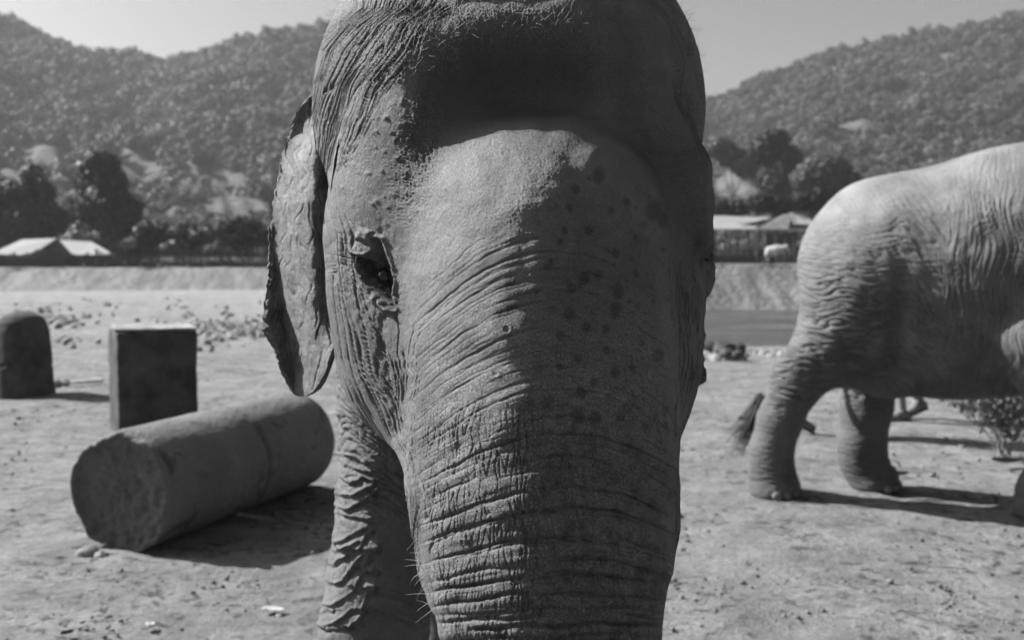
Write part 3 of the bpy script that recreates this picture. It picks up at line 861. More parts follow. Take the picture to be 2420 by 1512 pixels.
pe, ne = surf_at(888, 655)
for nm, c in (("eye", pe + np.array([0.001, 0.002, 0.003])), ("eye", P(1652, 610, 2.02) + np.array([-0.012, 0.0, 0]))):
    V, F = uvsphere(np.array(c), 0.0165)
    mesh_obj(nm, V, F, M_eye, eleph)
sp = []
for k in range(150):
    t = rng.random()
    p0, _ = surf_at(848 + 66 * t + 5 * rng.normal(), 606 + 78 * t + 5 * rng.normal())
    p0 = p0 - np.array([0, 0.006, 0])
    sp.append((p0, np.array([-0.75 + 0.5 * rng.normal(), -0.5 + 0.3 * rng.normal(), -0.7 + 0.35 * rng.normal()]), 0.020 + 0.018 * rng.random(), np.array([0.1, 0, -0.45])))
V, F = strands(sp, 0.0004); mesh_obj("eyelashes", V, F, M_hair, eleph)
sp = []
for k in range(60):
    p0 = P(1662 + 8 * rng.random(), 560 + 60 * rng.random(), 1.99)
    sp.append((p0, np.array([0.9, -0.3 + 0.2 * rng.normal(), 0.1 + 0.35 * rng.normal()]), 0.02 + 0.012 * rng.random(), np.array([0, 0, -0.3])))
V, F = strands(sp, 0.0004); mesh_obj("eyelashes", V, F, M_hair, eleph)
sp = []
for k in range(900):      # short bristles over the crown and brows
    if k < 560: u_, v_ = 760 + 330 * rng.random(), 2 + 170 * rng.random()
    elif k < 760: u_, v_ = 900 + 480 * rng.random(), 5 + 90 * rng.random()
    else: u_, v_ = 1590 + 76 * rng.random(), 5 + 330 * rng.random()
    p0, n0 = surf_at(u_, v_)
    sp.append((p0, n0 + 0.45 * rng.normal(size=3), 0.010 + 0.016 * rng.random(), 0.3 * rng.normal(size=3)))
V, F = strands(sp, 0.00026, 4); mesh_obj("bristles", V, F, M_hairl, eleph)
sp = []
for (u_, v_) in [(990, 1270), (995, 1325), (1000, 1345), (1004, 1352), (1008, 1360), (1015, 1385), (1022, 1400), (1028, 1425), (1032, 1435), (1576, 1330), (1578, 1350), (1584, 1310), (1030, 1415), (1012, 1370), (998, 1335), (1002, 1308)]:
    p0, n0 = surf_at(u_ + 2, v_)
    s_ = -1 if u_ < 1300 else 1
    sp.append((p0, np.array([s_ * 0.9, -0.2, -0.25 + 0.5 * rng.normal()]), 0.016 + 0.02 * rng.random(), np.array([0.2 * s_ * rng.normal(), 0, -0.5 * rng.random()])))
V, F = strands(sp, 0.0005); tag(mesh_obj("chin_bristles", V, F, M_hairl, eleph), kind="stuff")
for k in range(4):
    a = -math.pi / 2 + (k - 1.5) * 0.42
    V, F = uvsphere(np.array([0, 0, 0]), 1, 14, 9)
    V = V * np.array([0.035, 0.018, 0.03]); c_, s_ = math.cos(a + math.pi / 2), math.sin(a + math.pi / 2)
    V = np.stack([V[:, 0] * c_ - V[:, 1] * s_, V[:, 0] * s_ + V[:, 1] * c_, V[:, 2]], -1)
    mesh_obj("toenail", V + np.array([-0.362 + 0.182 * math.cos(a), 2.56 + 0.182 * math.sin(a), 0.04]), F, M_nail, eleph)
# ------------------------------------------------------------------ terrain
def bank_y(x): return 80.0 + 0.0 * x
def terrain(x, y):
    w = sst(-9, 5, x)
    zl = np.interp(y, [-50, 12, 30, 60, 80, 90], [0, 0, -0.25, -0.7, -1.05, -1.1])
    zr = np.interp(y, [-50, 14, 20, 30, 46, 52, 90], [0, 0, -0.28, -1.05, -2.35, -2.9, -3.2])
    return zl * (1 - w) + zr * w

# one polar sheet, fine inside the view
ang = np.concatenate([np.linspace(-180, -34, 40)[:-1], np.linspace(-34, 34, 620), np.linspace(34, 180, 40)[1:-1]])
rr_ = 1.0 / np.linspace(1 / 1.2, 1 / 83.0, 430)
rr_ = np.concatenate([[0.02, 0.3, 0.7], rr_])
AA, RR = np.meshgrid(np.radians(ang), rr_)
GX = RR * np.sin(AA); GY = RR * np.cos(AA)
GZ = terrain(GX, GY)
nr = 1 - sst(12, 40, RR)
GZ = GZ + 0.030 * nr * fbm(GX / 1.6, GY / 1.6, 3, 401) + 0.010 * nr * vn(GX / 0.28, GY / 0.28, 404) + 0.007 * (1 - sst(6, 16, RR)) * np.abs(vn(GX / 0.11, GY / 0.11, 405))
clod = np.clip(fbm(GX / 0.07, GY / 0.07, 2, 406) - 0.35, 0, 1) * sst(-0.1, 0.5, fbm(GX / 0.9, GY / 0.9, 3, 407))
GZ = GZ + 0.020 * clod * (1 - sst(6, 13, RR))
hoof = np.clip(vn(GX / 0.34, GY / 0.34, 408) - 0.35, 0, 1)
GZ = GZ - 0.035 * hoof * (1 - sst(8, 20, RR))
bump_far = sst(9, 18, RR) * (1 - sst(60, 80, RR))
GZ = GZ + 0.12 * bump_far * fbm(GX / 1.8, GY / 2.6, 3, 409) * (0.4 + 0.6 * sst(6, -2, GX))

b = NB("packed_earth")
big = b.noise(0.45, 6, 0.6); mid = b.noise(3.0, 8, 0.65); fine = b.noise(38.0, 8, 0.7)
c = b.mr(big, 0.3, 0.7, 0.28, 0.37)
c = b.math('MULTIPLY', c, b.mr(mid, 0.3, 0.7, 0.66, 1.28))
c = b.math('MULTIPLY', c, b.mr(fine, 0.3, 0.7, 0.75, 1.2))
dirt = b.math('MULTIPLY', b.mr(b.noise(9.0, 6, 0.7), 0.52, 0.64, 0.0, 1.0), b.mr(b.noise(1.1, 3, 0.5), 0.45, 0.6, 0.0, 1.0))
dirt.node.use_clamp = True
c = b.math('MULTIPLY', c, b.math('SUBTRACT', 1.0, b.math('MULTIPLY', dirt, 0.7)))
pit = b.math('MULTIPLY', b.mr(b.noise(13.0, 3, 0.6, dist=0.5), 0.56, 0.62, 0.0, 1.0), b.mr(b.noise(1.3, 4, 0.6), 0.42, 0.58, 0.15, 1.0))
pit.node.use_clamp = True
c = b.math('MULTIPLY', c, b.math('SUBTRACT', 1.0, b.math('MULTIPLY', pit, 0.6)))
spk = b.mr(b.voro(26.0), 0.0, 0.16, 0.55, 1.0)
c = b.math('MULTIPLY', c, spk)
h = b.math('ADD', b.math('MULTIPLY', b.noise(9.0, 9, 0.72), 1.0), b.math('MULTIPLY', b.noise(70.0, 5, 0.75), 0.35))
h = b.math('SUBTRACT', h, b.math('MULTIPLY', pit, 0.10))
M_ground = b.fin(c, 0.95, b.bump(h, 0.16, 1.0), 0.1)
g = mesh_obj("ground", np.stack([GX, GY, GZ], -1).reshape(-1, 3), grid_faces(len(rr_), len(ang), flip=False), M_ground)
if g.data.polygons[100].normal.z < 0: g.data.flip_normals()
tag(g, kind="structure")

# river on the right
b = NB("river_water")
wv = b.noise(1.2, 5, 0.6, co=b.scaled(0.35, 1.6, 1))
b.fin(b.mr(b.noise(0.5, 4, 0.6, co=b.scaled(0.3, 1.8, 1)), 0.35, 0.65, 0.03, 0.12), 0.3, b.bump(wv, 0.9, 1.0), 0.35)
xs_ = np.linspace(-60, 140, 40); ys_ = np.linspace(38, 84, 12)
XX, YY = np.meshgrid(xs_, ys_)
riv = mesh_obj("river", np.stack([XX, YY, np.full_like(XX, -2.52)], -1).reshape(-1, 3), grid_faces(12, 40), b.m)
tag(riv, kind="structure")

# far bank: a bulldozed slope with a flat top, falling away a little behind
def bank_profile(x):
    w = sst(-12, 8, x)
    return -1.15 * (1 - w) - 2.75 * w, 0.60 * (1 - w) + 0.90 * w     # foot, top
bx = np.concatenate([np.linspace(-260, -52, 20)[:-1], np.linspace(-52, 60, 560), np.linspace(60, 260, 20)[1:]])
bt = np.concatenate([np.linspace(-0.15, 1.0, 46), [1.03, 1.1, 1.3, 2, 3, 5, 8, 14, 24, 40]])
BX, BT = np.meshgrid(bx, bt)
zf, zt = bank_profile(BX)
BYm = 79.6 + 4.2 * BT + 0.35 * vn(BX / 9, 0.3, 420)
BZm = zf + (zt - zf) * np.clip(BT, -0.15, 1)
gul = np.abs(vn((BX + 2.6 * np.clip(BT, 0, 1) + 0.5 * vn(BX / 5, BT, 425)) / 0.8, BT * 0.9, 421)) ** 0.7 * (0.55 + 0.45 * sst(-0.3, 0.4, vn(BX / 3.3, BT * 0.6, 426)))
inb = sst(0, 0.1, BT) * sst(1.02, 0.9, BT)
BYm = BYm + inb * (0.30 * gul + 0.25 * vn((BX + 2 * BT) / 2.6, BT, 422)); BZm = BZm + 0.06 * vn(BX / 2.0, BT * 3, 423) + 0.05 * vn(BX / 0.9, 0.2 + 0 * BX, 424) * inb
BZm = np.where(BT > 1.05, BZm - (BT - 1.0) * 0.09 * np.clip((BT - 1), 0, 3), BZm)
b = NB("bare_bank_earth")
st = b.noise(0.9, 6, 0.6, co=b.scaled(1.0, 0.25, 0.25))
c = b.mr(st, 0.3, 0.7, 0.13, 0.23)
M_bank = b.fin(c, 0.95, b.bump(b.noise(2.2, 6, 0.6), 0.2), 0.1)
bank = mesh_obj("river_bank", np.stack([BX, BYm, BZm], -1).reshape(-1, 3), grid_faces(len(bt), len(bx)), M_bank)
if bank.data.polygons[3000].normal.z < 0: bank.data.flip_normals()
tag(bank, kind="structure")

# ------------------------------------------------------------------ hills
sky_pts = [(-900, 120), (-500, 60), (-200, 10), (0, 50), (60, 78), (150, 108), (240, 148), (300, 158), (345, 165), (385, 170), (420, 160), (450, 148), (500, 135), (560, 118), (600, 105), (650, 98), (720, 95), (780, 85),
           (900, 60), (1100, 80), (1300, 150), (1500, 230), (1675, 252), (1800, 205), (1900, 160), (2000, 125), (2150, 92), (2300, 72), (2420, 45), (2700, -10), (3100, 40), (3600, 160)]
# ridge of the nearer spur on the left lies in front of the right-hand ridge
ua = np.linspace(-1100, 3700, 420)
rad_h = np.concatenate([np.linspace(118, 200, 14), np.linspace(205, 640, 130), np.linspace(650, 1000, 10)])
UAg, RHg = np.meshgrid(ua, rad_h)
vs = np.interp(UAg, [p[0] for p in sky_pts], [p[1] for p in sky_pts]) + 5 * vn(UAg / 40, 0.7, 430)
prof = np.interp(RHg, [118, 170, 240, 320, 420, 520, 600, 640], [0.0, 0.02, 0.16, 0.33, 0.56, 0.78, 0.95, 1.0])
left = sst(900, 700, UAg)
prof_l = np.interp(RHg, [118, 180, 260, 300, 360, 430, 520, 600, 640], [0.0, 0.03, 0.26, 0.34, 0.46, 0.62, 0.82, 0.96, 1.0])
prof = prof * (1 - left) + prof_l * left
vline = 612 + (vs - 612) * prof
HZ = CAM_H + (600 - vline) / FPX * RHg
HZ = HZ + sst(190, 260, RHg) * (6.5 * fbm(UAg / 170, RHg / 70, 3, 431) - 2 + 1.4 * vn(UAg / 40, RHg / 20, 433)) * (1 - 0.75 * sst(600, 640, RHg))
HZ = np.where(RHg > 645, HZ - (RHg - 645) * 0.25, HZ)
HX = (UAg - 1210) / FPX * RHg; HY = RHg
# open fields, as patches of the chart on which nothing is planted
fields = [(325, 390, 66, 26, 12), (110, 368, 75, 20, 10), (10, 425, 46, 22, 20), (205, 470, 60, 14, 5), (520, 415, 76, 14, 12), (565, 488, 92, 16, 2), (1745, 455, 70, 26, 8), (1715, 430, 40, 20, 0), (2000, 300, 60, 7, -6)]
def field_mask(u, v):
    m = np.zeros_like(u)
    for (a, b_, ra, rb, an) in fields:
        t = math.radians(an); du = u - a; dv = v - b_
        x = du * math.cos(t) + dv * math.sin(t); y = -du * math.sin(t) + dv * math.cos(t)
        m = np.maximum(m, sst(1.15, 0.85, np.sqrt((x / ra) ** 2 + (y / rb) ** 2) + 0.18 * vn(u / 18, v / 8, 440)))
    return m
HVt = np.stack([HX, HY, HZ], -1)
pu, pv, _ = proj(HVt)
fm = field_mask(pu, pv)
b = NB("hill_soil")
n_ = b.noise(0.05, 8, 0.65)
c0 = b.mr(n_, 0.3, 0.7, 0.05, 0.09)
c1 = b.mr(b.noise(0.25, 6, 0.6), 0.3, 0.7, 0.07, 0.13)
mx = b.n("ShaderNodeMix", data_type='FLOAT'); b.l(b.attr("field"), mx.inputs[0]); b.l(c0, mx.inputs[2]); b.l(c1, mx.inputs[3])
M_hill = b.fin(mx.outputs[0], 0.95, b.bump(b.noise(0.3, 6, 0.7), 1.2), 0.1)
hills = mesh_obj("hills", HVt.reshape(-1, 3), grid_faces(len(rad_h), len(ua)), M_hill, attrs={"field": fm})
if hills.data.polygons[9000].normal.z < 0: hills.data.flip_normals()
tag(hills, kind="structure")

# ------------------------------------------------------------------ trees
def leaf_mat(name, base):
    b = NB(name)
    c = b.mr(b.noise(1.3, 3), 0.3, 0.7, base * 0.6, base * 1.5)
    b.fin(c, 0.6, None, 0.3)
    tr = b.n("ShaderNodeBsdfTranslucent"); b.l(c, tr.inputs[0])
    mx = b.n("ShaderNodeMixShader"); mx.inputs[0].default_value = 0.15
    b.l(b.b.outputs[0], mx.inputs[1]); b.l(tr.outputs[0], mx.inputs[2]); b.l(mx.outputs[0], b.out.inputs[0])
    return b.m
M_leaf = leaf_mat("leaf_mid", 0.052); M_leafd = leaf_mat("leaf_dark", 0.018); M_leafl = leaf_mat("leaf_dry", 0.13)
M_leafd2 = leaf_mat("leaf_olive", 0.034)
M_bark = plain("bark", 0.12, 0.3, 6, 0.9, 0.02, 12)

def tube(path, radii, n=7):
    path = np.array(path, float); V = []
    for i, p in enumerate(path):
        d = path[min(i + 1, len(path) - 1)] - path[max(i - 1, 0)]; d /= np.linalg.norm(d)
        s_ = np.cross(d, [0.1, 1, 0.05]); s_ /= np.linalg.norm(s_); t_ = np.cross(d, s_)
        a = np.linspace(0, 2 * np.pi, n, endpoint=False)
        V.append(p + radii[i] * (np.cos(a)[:, None] * s_ + np.sin(a)[:, None] * t_))
    return np.concatenate(V), grid_faces(len(path), n, wrap=True)

def leaf_cloud(clumps, n, size, r):
    """n leaf sprays spread through clumps [(centre, radii)], thinner inside, uneven outside"""
    cs = np.array([c for c, _ in clumps], float); rs = np.array([q for _, q in clumps], float)
    w = rs.prod(1) ** (2 / 3); k = r.choice(len(clumps), n, p=w / w.sum())
    d = r.normal(size=(n, 3)); d /= np.linalg.norm(d, axis=1)[:, None]
    rad = 0.55 + 0.45 * r.random(n) ** 0.5 + 0.16 * r.normal(size=n) * (r.random(n) < 0.3)
    c = cs[k] + d * rs[k] * rad[:, None]
    nrm = d + 0.42 * r.normal(size=(n, 3)); nrm /= np.linalg.norm(nrm, axis=1)[:, None]
    a = np.cross(nrm, r.normal(size=(n, 3))); a /= np.linalg.norm(a, axis=1)[:, None]; b_ = np.cross(nrm, a)
    s = size * (0.55 + 0.9 * r.random(n))[:, None]
    V = np.stack([c - a * s, c - b_ * s * 0.55 + nrm * s * 0.15, c + a * s, c + b_ * s * 0.55 + nrm * s * 0.15], 1).reshape(-1, 3)
    return V, np.arange(4 * n).reshape(-1, 4)

def tree(name, label, cat, base, height, clumps, n, size, mat, seed, group=None, trunk_r=0.18, trunk_top=0.5, lean=(0, 0)):
    """clumps in tree units: x, y, z relative to the base, in metres"""
    r = np.random.default_rng(seed)
    t = tag(empty(name, base), label, cat, group)
    top = np.array([lean[0], lean[1], height * trunk_top])
    V, F = tube([(0, 0, -0.4), (lean[0] * .2, 0, height * .15), tuple(top * 0.6), tuple(top)], [trunk_r * 1.3, trunk_r, trunk_r * .8, trunk_r * .5])
    Vs, Fs = [V], [F]; off = len(V)
    for i in range(min(len(clumps), 6)):
        c = np.array(clumps[i][0]); m = top * 0.65 + (c - top * 0.65) * 0.5 + r.normal(size=3) * 0.15
        V, F = tube([top * (0.45 + 0.08 * i), m, c], [trunk_r * .5, trunk_r * .3, trunk_r * .12], 5); Vs.append(V); Fs.append(F + off); off += len(V)
    mesh_obj("trunk", np.concatenate(Vs), np.concatenate(Fs), M_bark, t)
    V, F = leaf_cloud(clumps, n, size, r)
    mesh_obj("crown", V, F, mat, t, smooth=False)
    return t

def at_d(u, v, y):
    """x and z of the point seen at u, v on the vertical plane at distance y"""
    a = P(u, v, 1.0) - np.array([0, 0, CAM_H]); k = y / a[1]
    return a[0] * k, CAM_H + a[2] * k

def ptree(name, label, cat, y, ground_v, blobs, n, size, mat, seed, **kw):
    """blobs: (u, v, half width px, half height px) of crown clumps; the tree stands at the middle of them"""
    um = kw.pop('foot', sum(b_[0] for b_ in blobs) / len(blobs))
    bx_, bz_ = at_d(um, ground_v, y)
    top = at_d(um, min(b_[1] - b_[3] for b_ in blobs), y)[1] - bz_
    cl = []; r = np.random.default_rng(seed + 1)
    for (u, v, hw_, hh_) in blobs:
        x, z = at_d(u, v, y); sx = hw_ * y / FPX; sz = hh_ * y / FPX
        cl.append(((x - bx_, r.uniform(-0.4, 0.4) * sx, z - bz_), (sx, sx * 0.9, sz)))
    return tree(name, label, cat, (bx_, y, bz_), top, cl, n, size, mat, seed, trunk_r=max(0.08, top * 0.02), **kw)

ptree("dark_tree", "tall dense dark tree, the highest one behind the left roofs, narrowing to its top", "tree", 118, 612,
      [(240, 395, 48, 38), (220, 430, 45, 40), (262, 440, 45, 45), (250, 490, 66, 45), (300, 500, 40, 42), (285, 545, 70, 48), (220, 550, 55, 45), (330, 560, 34, 36), (250, 590, 90, 30)], 9000, 0.34, M_leafd, 11, foot=265)
ptree("dark_tree", "broad dark tree at the left edge of the photo, above the left roof", "tree", 122, 612,
      [(-30, 480, 60, 60), (20, 470, 45, 40), (-10, 530, 80, 50), (60, 530, 55, 46), (20, 570, 80, 36)], 6500, 0.36, M_leafd, 12, foot=10)
ptree("feathery_tree", "loose feathery dark tree between the left edge and the tallest dark tree", "tree", 126, 612,
      [(75, 420, 26, 34), (60, 455, 34, 34), (105, 455, 26, 30), (90, 500, 44, 38), (130, 530, 50, 40), (100, 565, 60, 30)], 3200, 0.34, M_leafd, 13, foot=95)
ptree("round_bush", "rounded mid grey bush rising just behind the two left roofs", "bush", 115, 612,
      [(190, 572, 55, 30), (245, 568, 55, 30), (290, 582, 30, 24)], 2600, 0.22, M_leaf, 14)
ptree("spreading_tree", "low dark tree right of the tallest tree, seen above the picket fence", "tree", 105, 618,
      [(350, 548, 36, 26), (385, 560, 34, 30), (330, 585, 44, 26)], 2600, 0.22, M_leafd, 15)
ptree("spreading_tree", "flat topped dark tree above the picket fence, with pale ground showing through its leaves", "tree", 103, 618,
      [(440, 548, 44, 22), (480, 560, 36, 20), (430, 585, 50, 20)], 2300, 0.2, M_leafd, 16)
ptree("spreading_tree", "wide flat crowned dark tree just left of the near elephant's ear", "tree", 100, 618,
      [(560, 530, 50, 20), (600, 550, 44, 26), (520, 545, 36, 18), (640, 560, 36, 30), (560, 575, 60, 18)], 3400, 0.2, M_leafd, 17)
ptree("hedge_bush", "small pale bush between two dark trees above the picket fence", "bush", 101, 618, [(398, 590, 24, 16), (425, 598, 20, 12)], 900, 0.16, M_leaf, 18)
ptree("hedge_bush", "small bush under the wide flat crowned tree left of the ear", "bush", 98, 618, [(505, 592, 26, 14), (540, 598, 20, 10)], 900, 0.16, M_leaf, 19)
ptree("tall_tree", "tall smoky dark tree left of the centre of the right hill, the darkest one there", "tree", 190, 560,
      [(1830, 330, 40, 26), (1800, 360, 34, 30), (1860, 380, 40, 36), (1835, 430, 48, 44), (1850, 480, 40, 34)], 4200, 0.5, M_leafd, 20, foot=1840)
ptree("round_tree", "rounded lighter tree above the far elephant, right of the smoky dark tree", "tree", 170, 570,
      [(1950, 400, 60, 34), (1905, 430, 40, 34), (1985, 440, 50, 40), (1940, 475, 60, 34)], 4200, 0.42, M_leaf, 21, foot=1950)
ptree("round_tree", "rounded tree on the right hill edge, partly behind the near elephant's brow", "tree", 220, 540,
      [(1700, 350, 40, 24), (1730, 370, 34, 24), (1760, 395, 34, 24)], 2200, 0.55, M_leaf, 22, foot=1730)
ptree("shrub", "dark shrub behind the long pale roof, next to the near elephant's face", "shrub", 125, 600, [(1700, 490, 28, 20), (1740, 492, 34, 20)], 1700, 0.26, M_leafd, 23)
ptree("shrub", "dark pointed shrub behind the hut roof's left slope", "shrub", 122, 600, [(1795, 480, 36, 24), (1840, 485, 34, 22)], 1700, 0.26, M_leafd, 24)
ptree("shrub", "dark shrub above the right slope of the hut roof", "shrub", 124, 600, [(1890, 478, 34, 22), (1925, 470, 30, 28)], 1500, 0.26, M_leafd, 25)
ptree("skyline_tree", "small umbrella shaped tree on the left skyline, right of the notch", "tree", 625, 150, [(451, 131, 12, 8)], 260, 1.3, M_leaf, 26)
ptree("skyline_tree", "umbrella shaped tree standing highest on the left skyline", "tree", 628, 140, [(497, 122, 16, 9), (488, 126, 10, 6)], 360, 1.3, M_leaf, 27)
ptree("skyline_tree", "thin dark tree in the skyline notch, leftmost of the three skyline trees", "tree", 622, 168, [(424, 150, 6, 10)], 200, 1.2, M_leafd, 28)

# the wooded hillsides read as one mass
pc = bpy.data.collections.new("crown_kinds")
for i in range(4):
    r = np.random.default_rng(60 + i)
    cl = [((0, 0, 0.0), (0.42, 0.42, 0.38))] + [((r.uniform(-.42, .42), r.uniform(-.42, .42), r.uniform(-.1, .42)), (r.uniform(.2, .32),) * 3) for _ in range(6)]
    V, F = leaf_cloud(cl, 620, 0.075, r)
    me_o = mesh_obj("crown_kind", V, F, (M_leaf, M_leaf, M_leafl, M_leafd2)[i], None, smooth=False)
    sc.collection.objects.unlink(me_o); pc.objects.link(me_o)
r = np.random.default_rng(77)
pts_l = []; scl = []
NF = 23000
yy = 215 + 428 * r.random(NF) ** 0.75
uu = r.uniform(-420, 2900, NF)
NS = 2600                                # scrub on the flat land behind the bank
yy = np.concatenate([yy, r.uniform(128, 215, NS)]); uu = np.concatenate([uu, r.uniform(-300, 2800, NS)]); NF = NF + NS
hx = (uu - 1210) / FPX * yy
fi = np.clip((uu - ua[0]) / (ua[1] - ua[0]), 0, len(ua) - 2); ri = np.interp(yy, rad_h, np.arange(len(rad_h)))
i0 = np.clip(ri.astype(int), 0, len(rad_h) - 2); j0 = fi.astype(int); fy = ri - i0; fx = fi - j0
hz = (HZ[i0, j0] * (1 - fx) + HZ[i0, j0 + 1] * fx) * (1 - fy) + (HZ[i0 + 1, j0] * (1 - fx) + HZ[i0 + 1, j0 + 1] * fx) * fy
XYZ = np.stack([hx, yy, hz], -1)
pu, pv, _ = proj(XYZ)
keep = (field_mask(pu, pv + 4) < 0.3) & (field_mask(pu, pv - 10) < 0.5)
keep &= ~((pu > 780) & (pu < 1640) & (r.random(NF) < 0.75))
XYZ = XYZ[keep]; yk = yy[keep]; m = len(XYZ)
clus = fbm(XYZ[:, 0] / 45, yk / 45, 3, 450)
size = (3.2 + 5.2 * r.random(m) ** 2.5) * np.clip(1 + 0.5 * clus, 0.5, 1.7) * np.interp(yk, [128, 210, 215, 330, 640], [0.38, 0.5, 0.62, 0.95, 1.1]) * np.where(pu[keep] > 1200, 0.85, 1.0)
_pu, _pv = pu[keep], pv[keep]
_f = np.maximum.reduce([field_mask(_pu, _pv - k) for k in (12, 24, 36, 50)])
size = size * np.where(_f > 0.4, 0.38, 1.0)
XYZ[:, 2] += size * 0.28
fme = bpy.data.meshes.new("hillside_forest")
fme.from_pydata([tuple(p) for p in XYZ.tolist()], [], [])
for nm, arr in (("scale", size), ("spin", r.uniform(0, 6.28, m)), ("kind_index", np.where(r.random(m) < 0.12, 2, np.where(clus + 0.25 * r.normal(size=m) > 0.15, 3, r.choice(2, m))).astype(float))):
    at = fme.attributes.new(nm, 'FLOAT', 'POINT'); at.data.foreach_set("value", np.asarray(arr, dtype=np.float32))
fo = col(bpy.data.objects.new("hillside_forest", fme))
tag(fo, "hazy woodland covering both hillsides behind the elephants", "forest", kind="stuff")
ng = bpy.data.node_groups.new("scatter_crowns", 'GeometryNodeTree')
ng.interface.new_socket("Geometry", in_out='INPUT', socket_type='NodeSocketGeometry')
ng.interface.new_socket("Geometry", in_out='OUTPUT', socket_type='NodeSocketGeometry')
gi = ng.nodes.new("NodeGroupInput"); go = ng.nodes.new("NodeGroupOutput")
iop = ng.nodes.new("GeometryNodeInstanceOnPoints"); m2p = ng.nodes.new("GeometryNodeMeshToPoints")
ci = ng.nodes.new("GeometryNodeCollectionInfo"); ci.inputs["Collection"].default_value = pc; ci.inputs["Separate Children"].default_value = True; ci.inputs["Reset Children"].default_value = True
def nattr(nm):
    q = ng.nodes.new("GeometryNodeInputNamedAttribute"); q.data_type = 'FLOAT'; q.inputs["Name"].default_value = nm; return q.outputs["Attribute"]
cx_ = ng.nodes.new("ShaderNodeCombineXYZ"); ng.links.new(nattr("spin"), cx_.inputs[2])
ng.links.new(gi.outputs[0], m2p.inputs[0]); ng.links.new(m2p.outputs[0], iop.inputs["Points"])
ng.links.new(ci.outputs[0], iop.inputs["Instance"]); iop.inputs["Pick Instance"].default_value = True
ng.links.new(nattr("kind_index"), iop.inputs["Instance Index"]); ng.links.new(cx_.outputs[0], iop.inputs["Rotation"]); ng.links.new(nattr("scale"), iop.inputs["Scale"])
ng.links.new(iop.outputs[0], go.inputs[0])
mod = fo.modifiers.new("scatter", 'NODES'); mod.node_group = ng

# ------------------------------------------------------------------ haze
def box_mesh(name, lo, hi, mat=None, parent=None):
    (x0, y0, z0), (x1, y1, z1) = lo, hi
    V = [(x0, y0, z0), (x1, y0, z0), (x1, y1, z0), (x0, y1, z0), (x0, y0, z1), (x1, y0, z1), (x1, y1, z1), (x0, y1, z1)]
    F = [(0, 3, 2, 1), (4, 5, 6, 7), (0, 1, 5, 4), (1, 2, 6, 5), (2, 3, 7, 6), (3, 0, 4, 7)]
    return mesh_obj(name, np.array(V, float), F, mat, parent, smooth=False)
hm = bpy.data.materials.new("haze"); hm.use_nodes = True
t = hm.node_tree; t.nodes.clear()
ho = t.nodes.new("ShaderNodeOutputMaterial"); pv_ = t.nodes.new("ShaderNodeVolumePrincipled")
pv_.inputs["Color"].default_value = (0.9, 0.9, 0.9, 1); pv_.inputs["Density"].default_value = 0.00018; pv_.inputs["Anisotropy"].default_value = 0.2
t.links.new(pv_.outputs[0], ho.inputs["Volume"])
hz_top = float(HZ.max()) + 12
haze = box_mesh("haze", (-1300, -60, min(-6.0, float(HZ.min()) - 1)), (1300, 1040, hz_top), hm)
tag(haze, kind="stuff")
# ------------------------------------------------------------------ stone and concrete pillars
def stone_mat(name, base, sc_=6.0):
    b = NB(name)
    a = b.noise(sc_ * 0.5, 6, 0.65); f = b.noise(sc_ * 8, 6, 0.7)
    c = b.mr(a, 0.33, 0.67, base * 0.5, base * 1.5)
    c = b.math('MULTIPLY', c, b.mr(f, 0.3, 0.7, 0.85, 1.15))
    h = b.math('ADD', b.noise(sc_ * 3, 8, 0.65), b.math('MULTIPLY', f, 0.4))
    return b.fin(c, 0.9, b.bump(h, 0.018), 0.2)
M_stone = stone_mat("dark_stone", 0.062)
M_rock = stone_mat("river_stone", 0.24, 9)

def conc_mat():
    b = NB("weathered_concrete")
    a = b.noise(2.2, 6, 0.6); f = b.noise(40, 6, 0.7); st = b.mr(b.noise(5.0, 4, 0.6, dist=0.8), 0.58, 0.66, 0.0, 1.0)
    c = b.mr(a, 0.3, 0.7, 0.12, 0.18)
    c = b.math('MULTIPLY', c, b.mr(f, 0.3, 0.7, 0.85, 1.15)); c = b.math('MULTIPLY', c, b.math('SUBTRACT', 1.0, b.math('MULTIPLY', st, 0.45)))
    return b.fin(c, 0.88, b.bump(b.math('ADD', b.noise(18, 8, 0.65), b.math('MULTIPLY', f, 0.4)), 0.02), 0.2)
M_conc = conc_mat()
def gz(p):
    return float(terrain(np.array(p[0]), np.array(p[1])))

